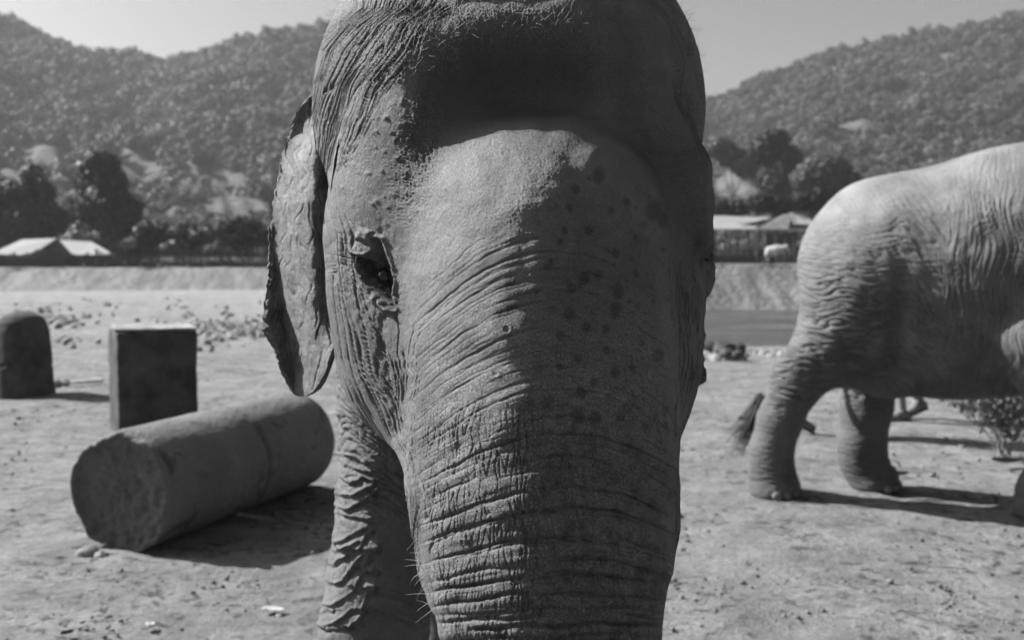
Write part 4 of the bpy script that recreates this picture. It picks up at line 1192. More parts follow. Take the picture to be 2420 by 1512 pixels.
# lying pillar made of two drums
A0 = np.array([-2.225, 5.90, 0.345]); A1_ = np.array([-1.60, 7.66, 0.345])
axd = (A1_ - A0) / np.linalg.norm(A1_ - A0); Llog = np.linalg.norm(A1_ - A0); Rl = 0.352
sdv = np.array([axd[1], -axd[0], 0])
log = tag(empty("lying_pillar", (A0[0], A0[1], 0)), "round concrete pillar lying on its side on the ground, its broken end facing the camera", "pillar")
def drum(s0, s1, seed, broken0):
    nl, na = 90, 150
    S = np.linspace(s0, s1, nl)[:, None]; T = np.linspace(0, 2 * np.pi, na, endpoint=False)[None, :]
    r = Rl + 0.004 * vn(2.5 * np.cos(T) + S * 4, 2.5 * np.sin(T) + S * 2, seed) + 0.0015 * vn(14 * np.cos(T), S * 22 + 14 * np.sin(T), seed + 1)
    r = r - 0.030 * (np.exp(-((S - s0) / 0.014) ** 2) * (0 if broken0 else 1)) - 0.020 * np.exp(-((S - s1) / 0.016) ** 2)
    if broken0:
        e = np.exp(-((S - s0) / 0.05) ** 2)
        r = r - e * 0.042 * np.clip(vn(2.2 * np.cos(T) + 2, 2.2 * np.sin(T), seed + 2) + 0.25 + 0.35 * vn(9 * np.cos(T), 9 * np.sin(T) + S * 20, seed + 8), 0, 1) - 0.030 * np.exp(-((S - s0 - 0.07) / 0.022) ** 2) * np.clip(np.cos(T - 1.2) + 0.3, 0, 1)
    up = np.array([0, 0, 1.0])
    C = A0 + axd * S[..., None]
    Pp = C + r[..., None] * (np.cos(T)[..., None] * sdv + np.sin(T)[..., None] * up)
    V = [Pp.reshape(-1, 3)]; F = [grid_faces(nl, na, wrap=True)]; off = nl * na
    for end, sgn in ((0, -1), (nl - 1, 1)):          # end face with its own relief
        k = 26
        q = np.linspace(1, 0.02, k)[:, None]
        base = Pp[end][None]; cc = (A0 + axd * (s0 if end == 0 else s1))
        pts = cc + (base - cc) * q[..., None]
        hgt = 0 * q
        if broken0 and end == 0:
            px, pz = q * np.cos(T) * 4, q * np.sin(T) * 4
            hgt = 0.020 * np.exp(-((q - 0.90) / 0.025) ** 2) * np.clip(0.6 + vn(3 * np.cos(T), 3 * np.sin(T), seed + 9), 0, 1.4) - 0.010 * np.exp(-((q - 0.96) / 0.02) ** 2) + 0.018 * fbm(px * 1.1, pz * 1.1, 5, seed + 5, 0.65) * sst(1.0, 0.85, q) + 0.035 * sst(0.95, 0.8, q) + 0.02 * sst(0.62, 0.45, q)
            pts = pts + axd * hgt[..., None]
        V.append(pts.reshape(-1, 3)); F.append(grid_faces(k, na, off, wrap=True)); off += k * na
    return np.concatenate(V), np.concatenate(F)
for (s0, s1, sd, br) in ((0.0, 1.0, 500, True), (1.014, float(Llog), 510, False)):
    V, F = drum(s0, s1, sd, br)
    mesh_obj("drum", V - np.array([A0[0], A0[1], 0]), F, M_conc, log)

# square block pillar standing behind it, with a flat slab on top
bp = G(327, 1033); D_bp = bp[1]
def rounded_box(sx, sy, sz, n=26, seed=0, r=0.03, amp=0.012, taper=0.0):
    """closed box of six gridded faces with worn edges"""
    Vs, Fs = [], []; off = 0
    g = np.linspace(-1, 1, n)
    A, B = np.meshgrid(g, g, indexing='ij')
    for ax in range(3):
        for sg in (-1, 1):
            p = np.zeros((n, n, 3)); o = [i for i in range(3) if i != ax]
            p[..., ax] = sg; p[..., o[0]] = A; p[..., o[1]] = B
            half = np.array([sx, sy, sz]) / 2
            q = p * half; inner = np.clip(q, -(half - r), half - r)
            d = q - inner; L = np.linalg.norm(d, axis=-1, keepdims=True)
            q = inner + d / np.maximum(L, 1e-9) * r
            q[..., :2] *= (1 - taper * (q[..., 2:3] / sz + 0.5))
            nn = d / np.maximum(L, 1e-9)
            q = q + nn * (amp * vn(q[..., 0] * 9 + q[..., 1] * 5 + seed, q[..., 2] * 9 - q[..., 1] * 4, seed))[..., None]
            Vs.append(q.reshape(-1, 3)); f = grid_faces(n, n, off, flip=(sg > 0) == (ax == 1)); Fs.append(f); off += n * n
    return np.concatenate(Vs), np.concatenate(Fs)
pil = tag(empty("block_pillar", (bp[0], bp[1] + 0.42, 0), R_(27)), "upright square concrete pillar behind the lying round one, with a flat slab on top", "pillar")
hb = 0.975
V, F = rounded_box(0.72, 0.72, hb + 0.1, 40, 3, 0.022, 0.010)
mesh_obj("block", V + np.array([0, 0, hb / 2 - 0.05]), F, M_stone, pil)
V, F = rounded_box(0.74, 0.66, 0.028, 26, 5, 0.012, 0.008)
slab = mesh_obj("stone_slab", V, F, M_rock, None, loc=(bp[0] + 0.02, bp[1] + 0.42, hb + 0.022))
slab.rotation_euler = (0.012, 0.008, 0.40)
tag(slab, "thin pale flat slab lying on top of the upright square pillar", "slab")

# tapered pillar with a domed top, far left
tp = G(26, 945)
n_, m_ = 60, 72
zz = np.linspace(-0.05, 1.03, n_)[:, None]; T = np.linspace(0, 2 * np.pi, m_, endpoint=False)[None, :]
prof_r = np.interp(zz, [-0.05, 0.1, 0.5, 0.8, 0.9, 0.97, 1.01, 1.03], [0.365, 0.35, 0.315, 0.295, 0.27, 0.21, 0.12, 0.01])
rr2 = prof_r * (1 + 0.03 * vn(2 * np.cos(T) + zz * 3, 2 * np.sin(T) + zz * 2, 520)) - 0.016 * np.exp(-((zz - 0.36 - 0.07 * np.cos(T + 1)) / 0.016) ** 2)
V = np.stack([rr2 * np.cos(T), rr2 * np.sin(T), zz + 0 * T], -1).reshape(-1, 3)
dp = tag(empty("domed_pillar", (tp[0], tp[1] + 0.33, gz((tp[0], tp[1] + 0.33)))), "dark upright pillar with a rounded top and a crack across it, leftmost of all", "pillar")
mesh_obj("shaft", V, grid_faces(n_, m_, wrap=True), M_stone, dp)

def rock(name, label, cat, loc, r, seed, mat=None, sq=(1, 1, .7), group=None, rot=0.0):
    V, F = uvsphere(np.zeros(3), 1.0, 18, 12)
    f = 1 + 0.28 * vn(V[:, 0] * 1.3 + V[:, 2], V[:, 1] * 1.3 - V[:, 2], seed) + 0.1 * vn(V[:, 0] * 4, V[:, 1] * 4 + V[:, 2] * 3, seed + 1)
    V = V * f[:, None] * np.array(sq) * r
    o = mesh_obj(name, V, F, mat or M_rock, None, loc=loc); o.rotation_euler = (0, 0, rot)
    return tag(o, label, cat, group)
p = G(208, 1318); rock("stone", "small wedge shaped stone under the near end of the lying pillar", "stone", (p[0], p[1], 0.025), 0.052, 530, sq=(1.3, .8, .8))
p = G(240, 1322); rock("stone", "tiny stone pressed against the underside of the lying pillar's broken end", "stone", (p[0], p[1], 0.02), 0.04, 531)
p = G(131, 908); rock("stone", "small rounded stone on the ground between the domed pillar and the square pillar", "stone", (p[0], p[1], gz(p) + 0.03), 0.085, 532)
p = G(196, 905)
V, F = rounded_box(0.52, 0.16, 0.035, 14, 9, 0.01, 0.01)
pl = mesh_obj("flat_board", V, F, M_rock, None, loc=(p[0], p[1], gz(p) + 0.045)); pl.rotation_euler = (0.05, -0.05, 0.1)
tag(pl, "flat pale piece of board lying on the ground between the two upright pillars", "board")
p = G(165, 903)
rock("stone", "dark pebble at the left end of the flat piece of board", "stone", (p[0], p[1] - .1, gz(p) + 0.03), 0.06, 533, M_stone)

# the pile of river stones right of the face, and loose ones
r = np.random.default_rng(90)
pile = [(1672, 838, .17), (1690, 832, .2), (1700, 842, .14), (1712, 846, .2), (1722, 838, .18), (1735, 848, .15), (1742, 840, .17), (1682, 850, .12), (1696, 856, .13), (1715, 858, .12), (1728, 857, .16), (1750, 852, .12), (1707, 830, .15), (1668, 822, .15), (1660, 848, .16), (1745, 860, .1)]
for i, (u, v, s) in enumerate(pile):
    q = G(u, v + 4, -0.25)
    z = gz(q)
    rock("river_stone", "one of the grey stones heaped at the river's edge right of the elephant's face", "stone", (q[0], q[1], z + s * 0.35 + (0.12 if i % 3 == 0 else 0)), s, 540 + i, M_rock if i % 3 else M_stone, (1.2, 1, .75), "stones heaped at the river's edge", i * 1.3)
def scatter_mesh(pts, radii, seed):
    V0, F0 = uvsphere(np.zeros(3), 1.0, 6, 5); Vs, Fs, off = [], [], 0
    q = np.random.default_rng(seed)
    for p, rr in zip(pts, radii):
        s = rr * np.array([1.2, 1, .65]) * q.uniform(.7, 1.3, 3); a = q.uniform(0, 6.28)
        V = V0 * s * (1 + 0.2 * q.normal(size=(len(V0), 1))); c, s_ = math.cos(a), math.sin(a)
        V = np.stack([V[:, 0] * c - V[:, 1] * s_, V[:, 0] * s_ + V[:, 1] * c, V[:, 2]], -1) + p
        Vs.append(V); Fs.append(F0 + off); off += len(V)
    return np.concatenate(Vs), np.concatenate(Fs)
pts, rad2 = [], []
for k in range(1100):
    t = r.random()
    if t < 0.45: u, v = r.normal(540, 62), r.normal(778, 9)
    elif t < 0.5: u, v = r.normal(90, 55), r.normal(742, 9)
    elif t < 0.6: u, v = r.normal(120, 30), r.normal(758, 6)
    elif t < 0.9: u, v = r.uniform(1640, 2000), r.normal(820, 6)
    else: u, v = r.uniform(0, 640), r.uniform(700, 830)
    q = G(u, v, -0.25)
    q = G(u, v, gz(q)); pts.append((q[0], q[1], gz(q) + 0.02)); rad2.append(r.uniform(.03, .10) * min(q[1] / 22, 1.3))
V, F = scatter_mesh(pts, rad2, 3)
tag(mesh_obj("gravel", V, F, M_rock), "grey pebbles and cobbles strewn along the river flats", "gravel", kind="stuff")
pts, rad2 = [], []
for k in range(4200):
    u, v = r.uniform(-100, 2520), 860 + 680 * r.random() ** 1.1
    q = G(u, v); w = vn(q[0] / 0.8, q[1] / 0.8, 560)
    if w < 0.1 and r.random() < 0.85: continue
    pts.append((q[0], q[1], 0.004 + gz(q))); rad2.append(r.uniform(.004, .015) * (1 + 1.2 * (r.random() < 0.04)) * min(1.0, 0.35 + q[1] / 9))
V, F = scatter_mesh(pts, rad2, 4)
M_clod = plain("dark_clods", 0.13, 0.4, 30, 0.95)
tag(mesh_obj("clods", V, F, M_clod), "small dark clods of earth and dung crumbs on the ground", "clods", kind="stuff")

# dry leaves on the ground
def leaf(name, label, cat, u, v, L, W, rz, mat, curl=0.3, lift=0.02, group=None):
    n, m = 15, 7
    s = np.linspace(-1, 1, n)[:, None]; t = np.linspace(-1, 1, m)[None, :]
    w = W * np.sqrt(np.clip(1 - np.abs(s) ** 2.2, 0, 1)) * (1 - 0.25 * s) + 0.001
    X = s * L + 0 * t; Y = t * w; Z = curl * (t * t) * w + 0.25 * curl * L * s * s + 0.004 * vn(s * 3, t * 3, int(u)) + lift
    V = np.stack([X, Y, Z], -1).reshape(-1, 3); V2 = V - np.array([0, 0, 0.0012])
    F1 = grid_faces(n, m); F2 = grid_faces(n, m, n * m, flip=True)
    p = G(u, v)
    o = mesh_obj(name, np.concatenate([V, V2]), np.concatenate([F1, F2]), mat, None, loc=(p[0], p[1], gz(p) + 0.006)); o.rotation_euler = (0, 0, rz)
    return tag(o, label, cat, group)
M_pale = plain("pale_leaf", 0.36, 0.12, 10, 0.6); M_dleaf = plain("dark_leaf", 0.07, 0.3, 10, 0.6)
leaf("dry_leaf", "pale dry leaf lying on the ground left of the elephant's front leg", "leaf", 645, 1452, 0.062, 0.022, -0.25, M_pale)
leaf("dry_leaf", "small pale square scrap on the ground near the bottom edge, left of the front leg", "scrap", 352, 1488, 0.028, 0.022, 0.3, M_pale)
leaf("dead_leaf", "long curled dark leaf at the right edge of the photo, under the leafy bundle", "leaf", 2385, 1103, 0.16, 0.04, 0.25, M_dleaf, 0.8, 0.03)
leaf("dead_leaf", "dark curled leaf on the ground near the bottom left corner of the photo", "leaf", 160, 1510, 0.03, 0.014, 0.8, M_dleaf, 0.8)
leaf("dead_leaf", "dark leaf touching the ground beside the walking elephant's right hand hind foot", "leaf", 2128, 1130, 0.07, 0.03, 0.1, M_dleaf, 0.9, 0.02)
leaf("dead_leaf", "small dark leaf lying left of the walking elephant's tail", "leaf", 1757, 998, 0.06, 0.035, 0.5, M_dleaf, 0.9, 0.02)

# ------------------------------------------------------------------ buildings beyond the bank
M_roof = plain("pale_tin_roof", 0.24, 0.10, 1.2, 0.6, 0.02, 3); M_roof2 = plain("grey_thatch", 0.13, 0.3, 1.5, 0.95, 0.05, 5)
M_wood = plain("dark_timber", 0.05, 0.3, 4, 0.85); M_white = plain("whitewashed_panel", 0.40, 0.15, 2, 0.8); M_dark = plain("dark_wall", 0.06, 0.3, 1, 0.9)  # walls in a dark base colour

def slab_quad(name, pts, th, mat, parent, origin):
    p = np.array(pts, float) - np.array(origin)
    n = np.cross(p[1] - p[0], p[3] - p[0]); n /= np.linalg.norm(n)
    if n[2] < 0: n = -n
    V = np.concatenate([p, p - n * th])
    F = [(0, 1, 2, 3), (7, 6, 5, 4)] + [(i, i + 4, (i + 1) % 4 + 4, (i + 1) % 4) for i in range(4)]
    return mesh_obj(name, V, F, mat, parent, smooth=False)

def pt(u, v, y):
    x, z = at_d(u, v, y); return (x, y, z)
gl = 0.1      # ground level behind the bank
# left house: two pale roofs meeting at a dark gable
o0 = np.array([*pt(70, 600, 100)[:2], gl])
ho1 = tag(empty("roofed_shed", o0), "low shed under a wide pale roof at the left edge, left of the dark gable", "shed")
slab_quad("roof", [pt(-30, 603, 98), pt(66, 607, 98), pt(134, 563, 103), pt(52, 566, 103)], 0.08, M_roof, ho1, o0)
slab_quad("roof", [pt(52, 567.5, 103), pt(134, 564.5, 103), pt(180, 602, 108), pt(70, 602, 108)], 0.08, M_roof2, ho1, o0)
slab_quad("roof", [pt(66, 603, 97.6), pt(88, 588, 97.8), pt(116, 594, 99.5), pt(100, 604, 99.5)], 0.08, M_roof, ho1, o0)
w0 = pt(-26, 603, 98.4); w1 = pt(150, 603, 98.4)
x0, x1 = w0[0] - o0[0], w1[0] - o0[0]
box_mesh("wall", (x0, -1.4, 0), (x1, 7.5, 1.25), M_dark, ho1)
for k in range(7): box_mesh("post", (x0 + (x1 - x0) * k / 6 - .07, -1.75, -0.2), (x0 + (x1 - x0) * k / 6 + .07, -1.61, 1.3), M_wood, ho1)
o0 = np.array([*pt(210, 600, 100)[:2], gl])
ho2 = tag(empty("roofed_shed", o0), "low shed under a pale sloping roof, just right of the dark gable", "shed")
slab_quad("roof", [pt(172, 602, 98), pt(270, 602, 98), pt(216, 571, 103), pt(140, 567, 103)], 0.08, M_roof, ho2, o0)
slab_quad("gable", [pt(100, 603, 98.2), pt(172, 603.5, 98.1), pt(138, 566, 98.3), pt(134, 568, 98.3)], 0.1, M_dark, ho2, o0)
w0 = pt(176, 603, 98.6); w1 = pt(262, 603, 98.6)
x0, x1 = w0[0] - o0[0], w1[0] - o0[0]
box_mesh("wall", (x0, -1.3, 0), (x1, 5.0, 1.25), M_dark, ho2)
for k in range(5): box_mesh("post", (x0 + (x1 - x0) * k / 4 - .07, -1.65, -0.2), (x0 + (x1 - x0) * k / 4 + .07, -1.51, 1.3), M_wood, ho2)

# right: open pavilion with two roofs
o0 = np.array([*pt(1720, 600, 100)[:2], gl])
pa = tag(empty("long_pavilion", o0), "open pavilion with a sagging pale tin roof, right beside the near elephant's face", "pavilion")
slab_quad("roof", [pt(1560, 541, 98), pt(1782, 541, 98), pt(1822, 514, 103), pt(1560, 506, 103)], 0.1, M_roof, pa, o0)
slab_quad("roof", [pt(1740, 526, 99.4), pt(1784, 524, 99.4), pt(1824, 513, 102), pt(1800, 512.5, 102)], 0.08, M_roof, pa, o0)
slab_quad("roof", [pt(1560, 507.5, 103), pt(1822, 515, 103), pt(1822, 541, 108), pt(1560, 541, 108)], 0.1, M_roof2, pa, o0)
for k in range(8):
    x = at_d(1580 + k * 27, 600, 98.3)[0] - o0[0]
    box_mesh("post", (x - .08, -1.8, -0.3), (x + .08, -1.64, at_d(1700, 541, 98.3)[1] - gl - 0.06), M_wood, pa)
for k in range(9):
    a = at_d(1640 + k * 17.5, 580, 104)[0] - o0[0]; c = at_d(1640 + k * 17.5 + 12, 580, 104)[0] - o0[0]
    z0 = at_d(1700, 603, 104)[1] - gl; z1 = at_d(1700, 586 - (k % 2) * 1.5, 104)[1] - gl
    box_mesh("panel", (a, 4.0, z0), (c, 4.12, z1), M_white, pa)
box_mesh("back_wall", (at_d(1560, 600, 104)[0] - o0[0], 4.5, -.2), (at_d(1815, 600, 104)[0] - o0[0], 4.65, at_d(1700, 590, 104)[1] - gl), M_dark, pa)
o0 = np.array([*pt(1850, 600, 98)[:2], gl])
hu = tag(empty("peaked_hut", o0), "dark open hut with a peaked roof, directly behind the tiny far elephant", "hut")
slab_quad("roof", [pt(1788, 541, 95), pt(1862, 543, 95), pt(1872, 505, 98.5), pt(1850, 508, 98.5)], 0.1, M_roof2, hu, o0)
slab_quad("roof", [pt(1876, 528, 95), pt(1925, 531, 95), pt(1912, 517, 98.5), pt(1868, 501, 98.5)], 0.1, M_roof, hu, o0)
slab_quad("roof", [pt(1852, 507, 98.6), pt(1912, 516, 98.6), pt(1940, 536, 102), pt(1800, 541, 102)], 0.1, M_roof2, hu, o0)
for u in (1792, 1812, 1836, 1858, 1880, 1902, 1922):
    x = at_d(u, 600, 95.4)[0] - o0[0]; box_mesh("post", (x - .11, -2.5, -0.3), (x + .11, -2.3, at_d(1850, 542, 95.4)[1] - gl - .1), M_wood, hu)
box_mesh("wall", (at_d(1806, 600, 99)[0] - o0[0], 0.6, -.2), (at_d(1868, 600, 99)[0] - o0[0], 0.8, at_d(1850, 552, 99)[1] - gl), M_dark, hu)
box_mesh("wall", (at_d(1868, 600, 99)[0] - o0[0], 0.6, -.2), (at_d(1930, 600, 99)[0] - o0[0], 0.8, at_d(1850, 590, 99)[1] - gl), M_dark, hu)
box_mesh("beam", (at_d(1788, 600, 95.2)[0] - o0[0], -2.65, at_d(1850, 545, 95.2)[1] - gl), (at_d(1925, 600, 95.2)[0] - o0[0], -2.5, at_d(1850, 541, 95.2)[1] - gl), M_white, hu)

# picket fence on top of the bank
def fence(label, u0, u1, vt, vb, y, step, seed, cat="fence", mat=M_wood):
    q = np.random.default_rng(seed)
    a = pt(u0, vb, y); o = tag(empty("picket_fence", (a[0], y, a[2])), label, cat)
    xx_ = []; u = u0
    while u < u1:
        x = at_d(u, vb, y)[0] - a[0]; h = (at_d(u, vt, y)[1] - a[2]) * q.uniform(.86, 1.08); w = q.uniform(.05, .10)
        pk = box_mesh("picket", (x - w, -.04, -.35), (x + w, .04, h), mat, o); pk.rotation_euler = (0, q.normal() * .03, 0)
        u += step * q.uniform(.75, 1.25); xx_.append(x)
    H_ = at_d(u0, vt, y)[1] - a[2]
    for f in (.32, .86): box_mesh("rail", (xx_[0] - .1, .045, H_ * f - .06), (xx_[-1] + .1, .12, H_ * f + .06), mat, o)
    return o
fence("dark picket fence running along the top of the far bank left of the elephant", -20, 700, 599, 634, 85.5, 8.6, 1)
fence("low dark fence along the far bank top, right of the elephant's face", 1640, 1910, 604, 622, 86.0, 9.5, 2)
# weeds at the foot of the fence
r = np.random.default_rng(92); n = 5200
u = r.uniform(-40, 720, n); V0 = []
yy_ = r.uniform(85.9, 90.0, n); x_ = (u - 1210) / FPX * yy_; h_ = 0.25 + 0.5 * r.random(n) * (0.6 + 0.7 * vn(x_ / 2.5, 0.2, 571))
zb = 0.55 - (yy_ - 85) * 0.05
V, F = leaf_cloud([((0, 0, 0), (1, 1, 1))], n, 0.16, r)
V = V.reshape(n, 4, 3); V = V - V.mean(1, keepdims=True) + np.stack([x_, yy_, zb + np.abs(h_) * r.random(n)], -1)[:, None, :]
tag(mesh_obj("weeds", V.reshape(-1, 3), F, M_leafd, smooth=False), "dark weeds growing along the foot of the picket fence", "weeds", kind="stuff")

# ------------------------------------------------------------------ the walking elephant on the right
def elephant_prims():
    a = lambda *p: np.array(p, float)
    return [
        ('ell', 0, a(1.35, .26, 1.62), a(1.15, .56, .70)),
        ('ell', .22, a(.66, .26, 1.58), a(.50, .50, .60)),
        ('ell', .3, a(1.75, .26, 1.72), a(.75, .46, .70)),
        ('ell', .2, a(1.2, .26, 1.22), a(1.0, .46, .50)),
        ('chain', .16, [(a(.60, .10, 1.5), .32), (a(.42, .02, 1.15), .25), (a(.17, .0, .84), .18), (a(.05, 0, .55), .148), (a(-.01, 0, .32), .142), (a(-.01, 0, .2), .155)], .08),
        ('chain', .05, [(a(-.01, 0, .2), .155), (a(.02, 0, .07), .182)], .05),
        ('chain', .16, [(a(.62, .46, 1.4), .30), (a(.62, .48, 1.0), .22), (a(.60, .48, .6), .175), (a(.57, .48, .32), .16), (a(.58, .48, .2), .165)], .08),
        ('chain', .05, [(a(.58, .48, .2), .15), (a(.66, .48, .07), .18)], .05),
        ('chain', .12, [(a(.35, .08, .95), .14), (a(.75, .1, .86), .12), (a(1.05, .16, .88), .1)], .1),
        ('chain', .05, [(a(1.66, .0, 1.5), .26), (a(1.60, -.16, 1.15), .20), (a(1.76, -.10, .72), .155), (a(1.84, -.02, .45), .14), (a(1.72, 0, .18), .16), (a(1.70, 0, .06), .175)], .08),
        ('chain', .15, [(a(2.1, .48, 1.5), .28), (a(2.2, .5, 1.0), .19), (a(2.2, .5, .6), .15), (a(2.2, .5, .3), .14), (a(2.22, .5, .08), .17)], .08),
        ('chain', .25, [(a(2.3, .26, 1.9), .40), (a(2.75, .26, 2.0), .36)], .15),
        ('ell', .15, a(2.9, .26, 2.05), a(.38, .32, .42)),
        ('chain', .12, [(a(3.12, .26, 1.95), .24), (a(3.28, .26, 1.55), .17), (a(3.30, .26, 1.1), .12), (a(3.25, .24, .7), .085), (a(3.10, .20, .42), .06), (a(2.98, .18, .40), .05)], .06),
        ('ell', .03, a(2.62, -.10, 1.95), a(.26, .05, .36)),
        ('ell', .03, a(2.62, .62, 1.95), a(.26, .05, .36)),
        ('zcut', 0, 0.0),
    ]
E2P = elephant_prims()
V2, F2 = surface_net(lambda p: sdf_eval(E2P, p), (-.35, -.42, -.03), (3.55, .95, 2.55), 0.027)
V2 = relax(V2, F2, 1)
V2, F2 = subdivide(V2, F2)
V2 = relax(V2, F2, 1)
V2s, F2s = V2, F2
near_ = V2[:, 1] < 0.9
V2, F2 = subdivide(V2, F2)
V2 = relax(V2, F2, 1)
N2 = vnormals(V2, F2)
X2, Y2, Z2 = V2[:, 0], V2[:, 1], V2[:, 2]
side = sst(0.15, 0.6, -N2[:, 1]) + 0.6 * sst(0.15, 0.6, N2[:, 1]) + 0.8 * sst(.3, .8, -N2[:, 0])
side = np.clip(side, 0, 1)
warpx = 0.05 * vn(X2 / .3, Z2 / .3, 601); warpz = 0.05 * vn(X2 / .3, Z2 / .3, 602)
# flank: folds fan from upright at the chest to level over the thigh
q1 = np.abs(vn((X2 + warpx) / .017 + 0.9 * Z2, Z2 / .28, 603)) ** .6          # upright folds
q2 = np.abs(vn(Z2 / .027 + warpz / .02 + 4.0 * (X2 - .6), X2 / .16, 604)) ** .6          # level folds
q3 = np.abs(vn((X2 * .8 + Z2 * .6 + warpx) / .026, (Z2 * .8 - X2 * .6) / .20, 605)) ** .6
wlev = sst(.95, .45, X2) * sst(1.9, 1.6, Z2)
wup = sst(.95, 1.25, X2)
wdi = np.clip(1 - wlev - wup, 0, 1)
fold = wup * q1 + wlev * q2 + wdi * (0.5 * q3 + 0.5 * q2)
amp = side * (0.4 + 0.6 * sst(2.15, 1.8, Z2 - .12 * (X2 - 1))) * sst(.55, .75, Z2)
legs = sst(.8, .6, Z2)
lf = np.abs(vn(Z2 / .03, (X2 + Y2) / .14, 606)) ** .6
D2 = -(0.009 + 0.010 * sst(1.75, 1.4, Z2) * sst(1.3, .9, X2)) * amp * (1 - sst(0, .6, fold)) + 0.006 * amp * vn(X2 / .12, Z2 / .16, 607)
D2 -= 0.004 * legs * (1 - sst(0, .5, lf)) + 0.008 * sst(.32, .2, Z2) * sst(.08, .14, Z2) * (1 - sst(0, .5, np.abs(vn(Z2 / .03, X2 / .3, 609)) ** .6))
# hollow before the hip and behind the thigh
D2 -= 0.05 * np.exp(-((X2 - .80 - .1 * (Z2 - 1.2)) / .06) ** 2) * sst(.8, 1.0, Z2) * sst(1.75, 1.35, Z2) * sst(.2, .7, -N2[:, 1])
D2 += 0.012 * vn(X2 / .4, Z2 / .4 + Y2, 608)
V2 = V2 + N2 * D2[:, None]
HEAD2 = R_(-21)
pN = G(1838, 1181)
E2loc = (pN[0] - .02, pN[1] + .10, 0)
e2 = mesh_obj("elephant", V2, F2, M_skin2, loc=E2loc, attrs={"crack": np.full(len(V2), .3), "pigment_and_shade": 0.5 * np.clip(sst(1.75, 1.0, Z2) * 0.7 + 0.5 * fbm(X2 / .3, Z2 / .2, 4, 611), 0, 1), "dust_and_sun": 1.5 * sst(1.55, 2.1, Z2 - 0.1 * (X2 - 1)) * (0.8 + 0.4 * vn(X2 / .25, Z2 / .12, 612))})  # paler back and darker flank put sunlight and shade into the colour
e2.rotation_euler = (0, 0, HEAD2)
tag(e2, "sunlit wrinkled elephant walking off to the right, cut by the right edge", "elephant")
V, F = tube([(.34, .40, 1.7), (.26, .44, 1.35), (.22, .42, 1.05), (.08, .30, .86), (-.08, .12, .68)], [.055, .045, .03, .022, .016], 9)
mesh_obj("tail", V, F, M_skin2, e2, attrs={"crack": np.zeros(len(V))})
r = np.random.default_rng(93); sp = []
for k in range(240):
    sp.append((np.array([-.08 + r.normal() * .02, .10 + r.normal() * .02, .72 - .14 * r.random()]), np.array([-.42 + .16 * r.normal(), -.1 + .2 * r.normal(), -1.0]), .22 + .17 * r.random(), np.array([-.10, 0, 0])))
V, F = strands(sp, 0.003, 5); mesh_obj("tail_hair", V, F, M_hair, e2)
for (fx, fy, rf, a0) in ((.02, 0, .178, -.9), (.66, .48, .182, -.5), (1.70, 0, .177, -.7)):
    for k in range(4):
        a = a0 + (k - 1.0) * .42
        V, F = uvsphere(np.zeros(3), 1, 12, 8); V = V * np.array([.018, .038, .034])
        c, s_ = math.cos(a), math.sin(a)
        V = np.stack([V[:, 0] * c - V[:, 1] * s_, V[:, 0] * s_ + V[:, 1] * c, V[:, 2]], -1)
        mesh_obj("toenail", V + np.array([fx + rf * math.cos(a), fy + rf * math.sin(a), .045]), F, M_nail, e2)

# small far elephant on the bank: the same animal, plain
Vc, Fc = V2s, F2s
Vc, Fc = surface_net(lambda p: sdf_eval(E2P, p), (-.35, -.42, -.03), (3.55, .95, 2.55), 0.06)
Vc = relax(Vc, Fc, 2)
cx0, cz0 = at_d(1802, 621, 87.5)
sc_c = (at_d(1802, 578, 87.5)[1] - cz0) / 2.42
cal = mesh_obj("elephant", Vc * sc_c, Fc, plain("pale_dusty_hide", 0.34, 0.15, 2, 0.9), loc=(cx0 + .1, 87.5, cz0 - .03))
cal.rotation_euler = (0, 0, R_(-20)); cal.data.materials[0] = cal.data.materials[0]
tag(cal, "tiny pale elephant far away on top of the bank, in front of the dark hut", "elephant")

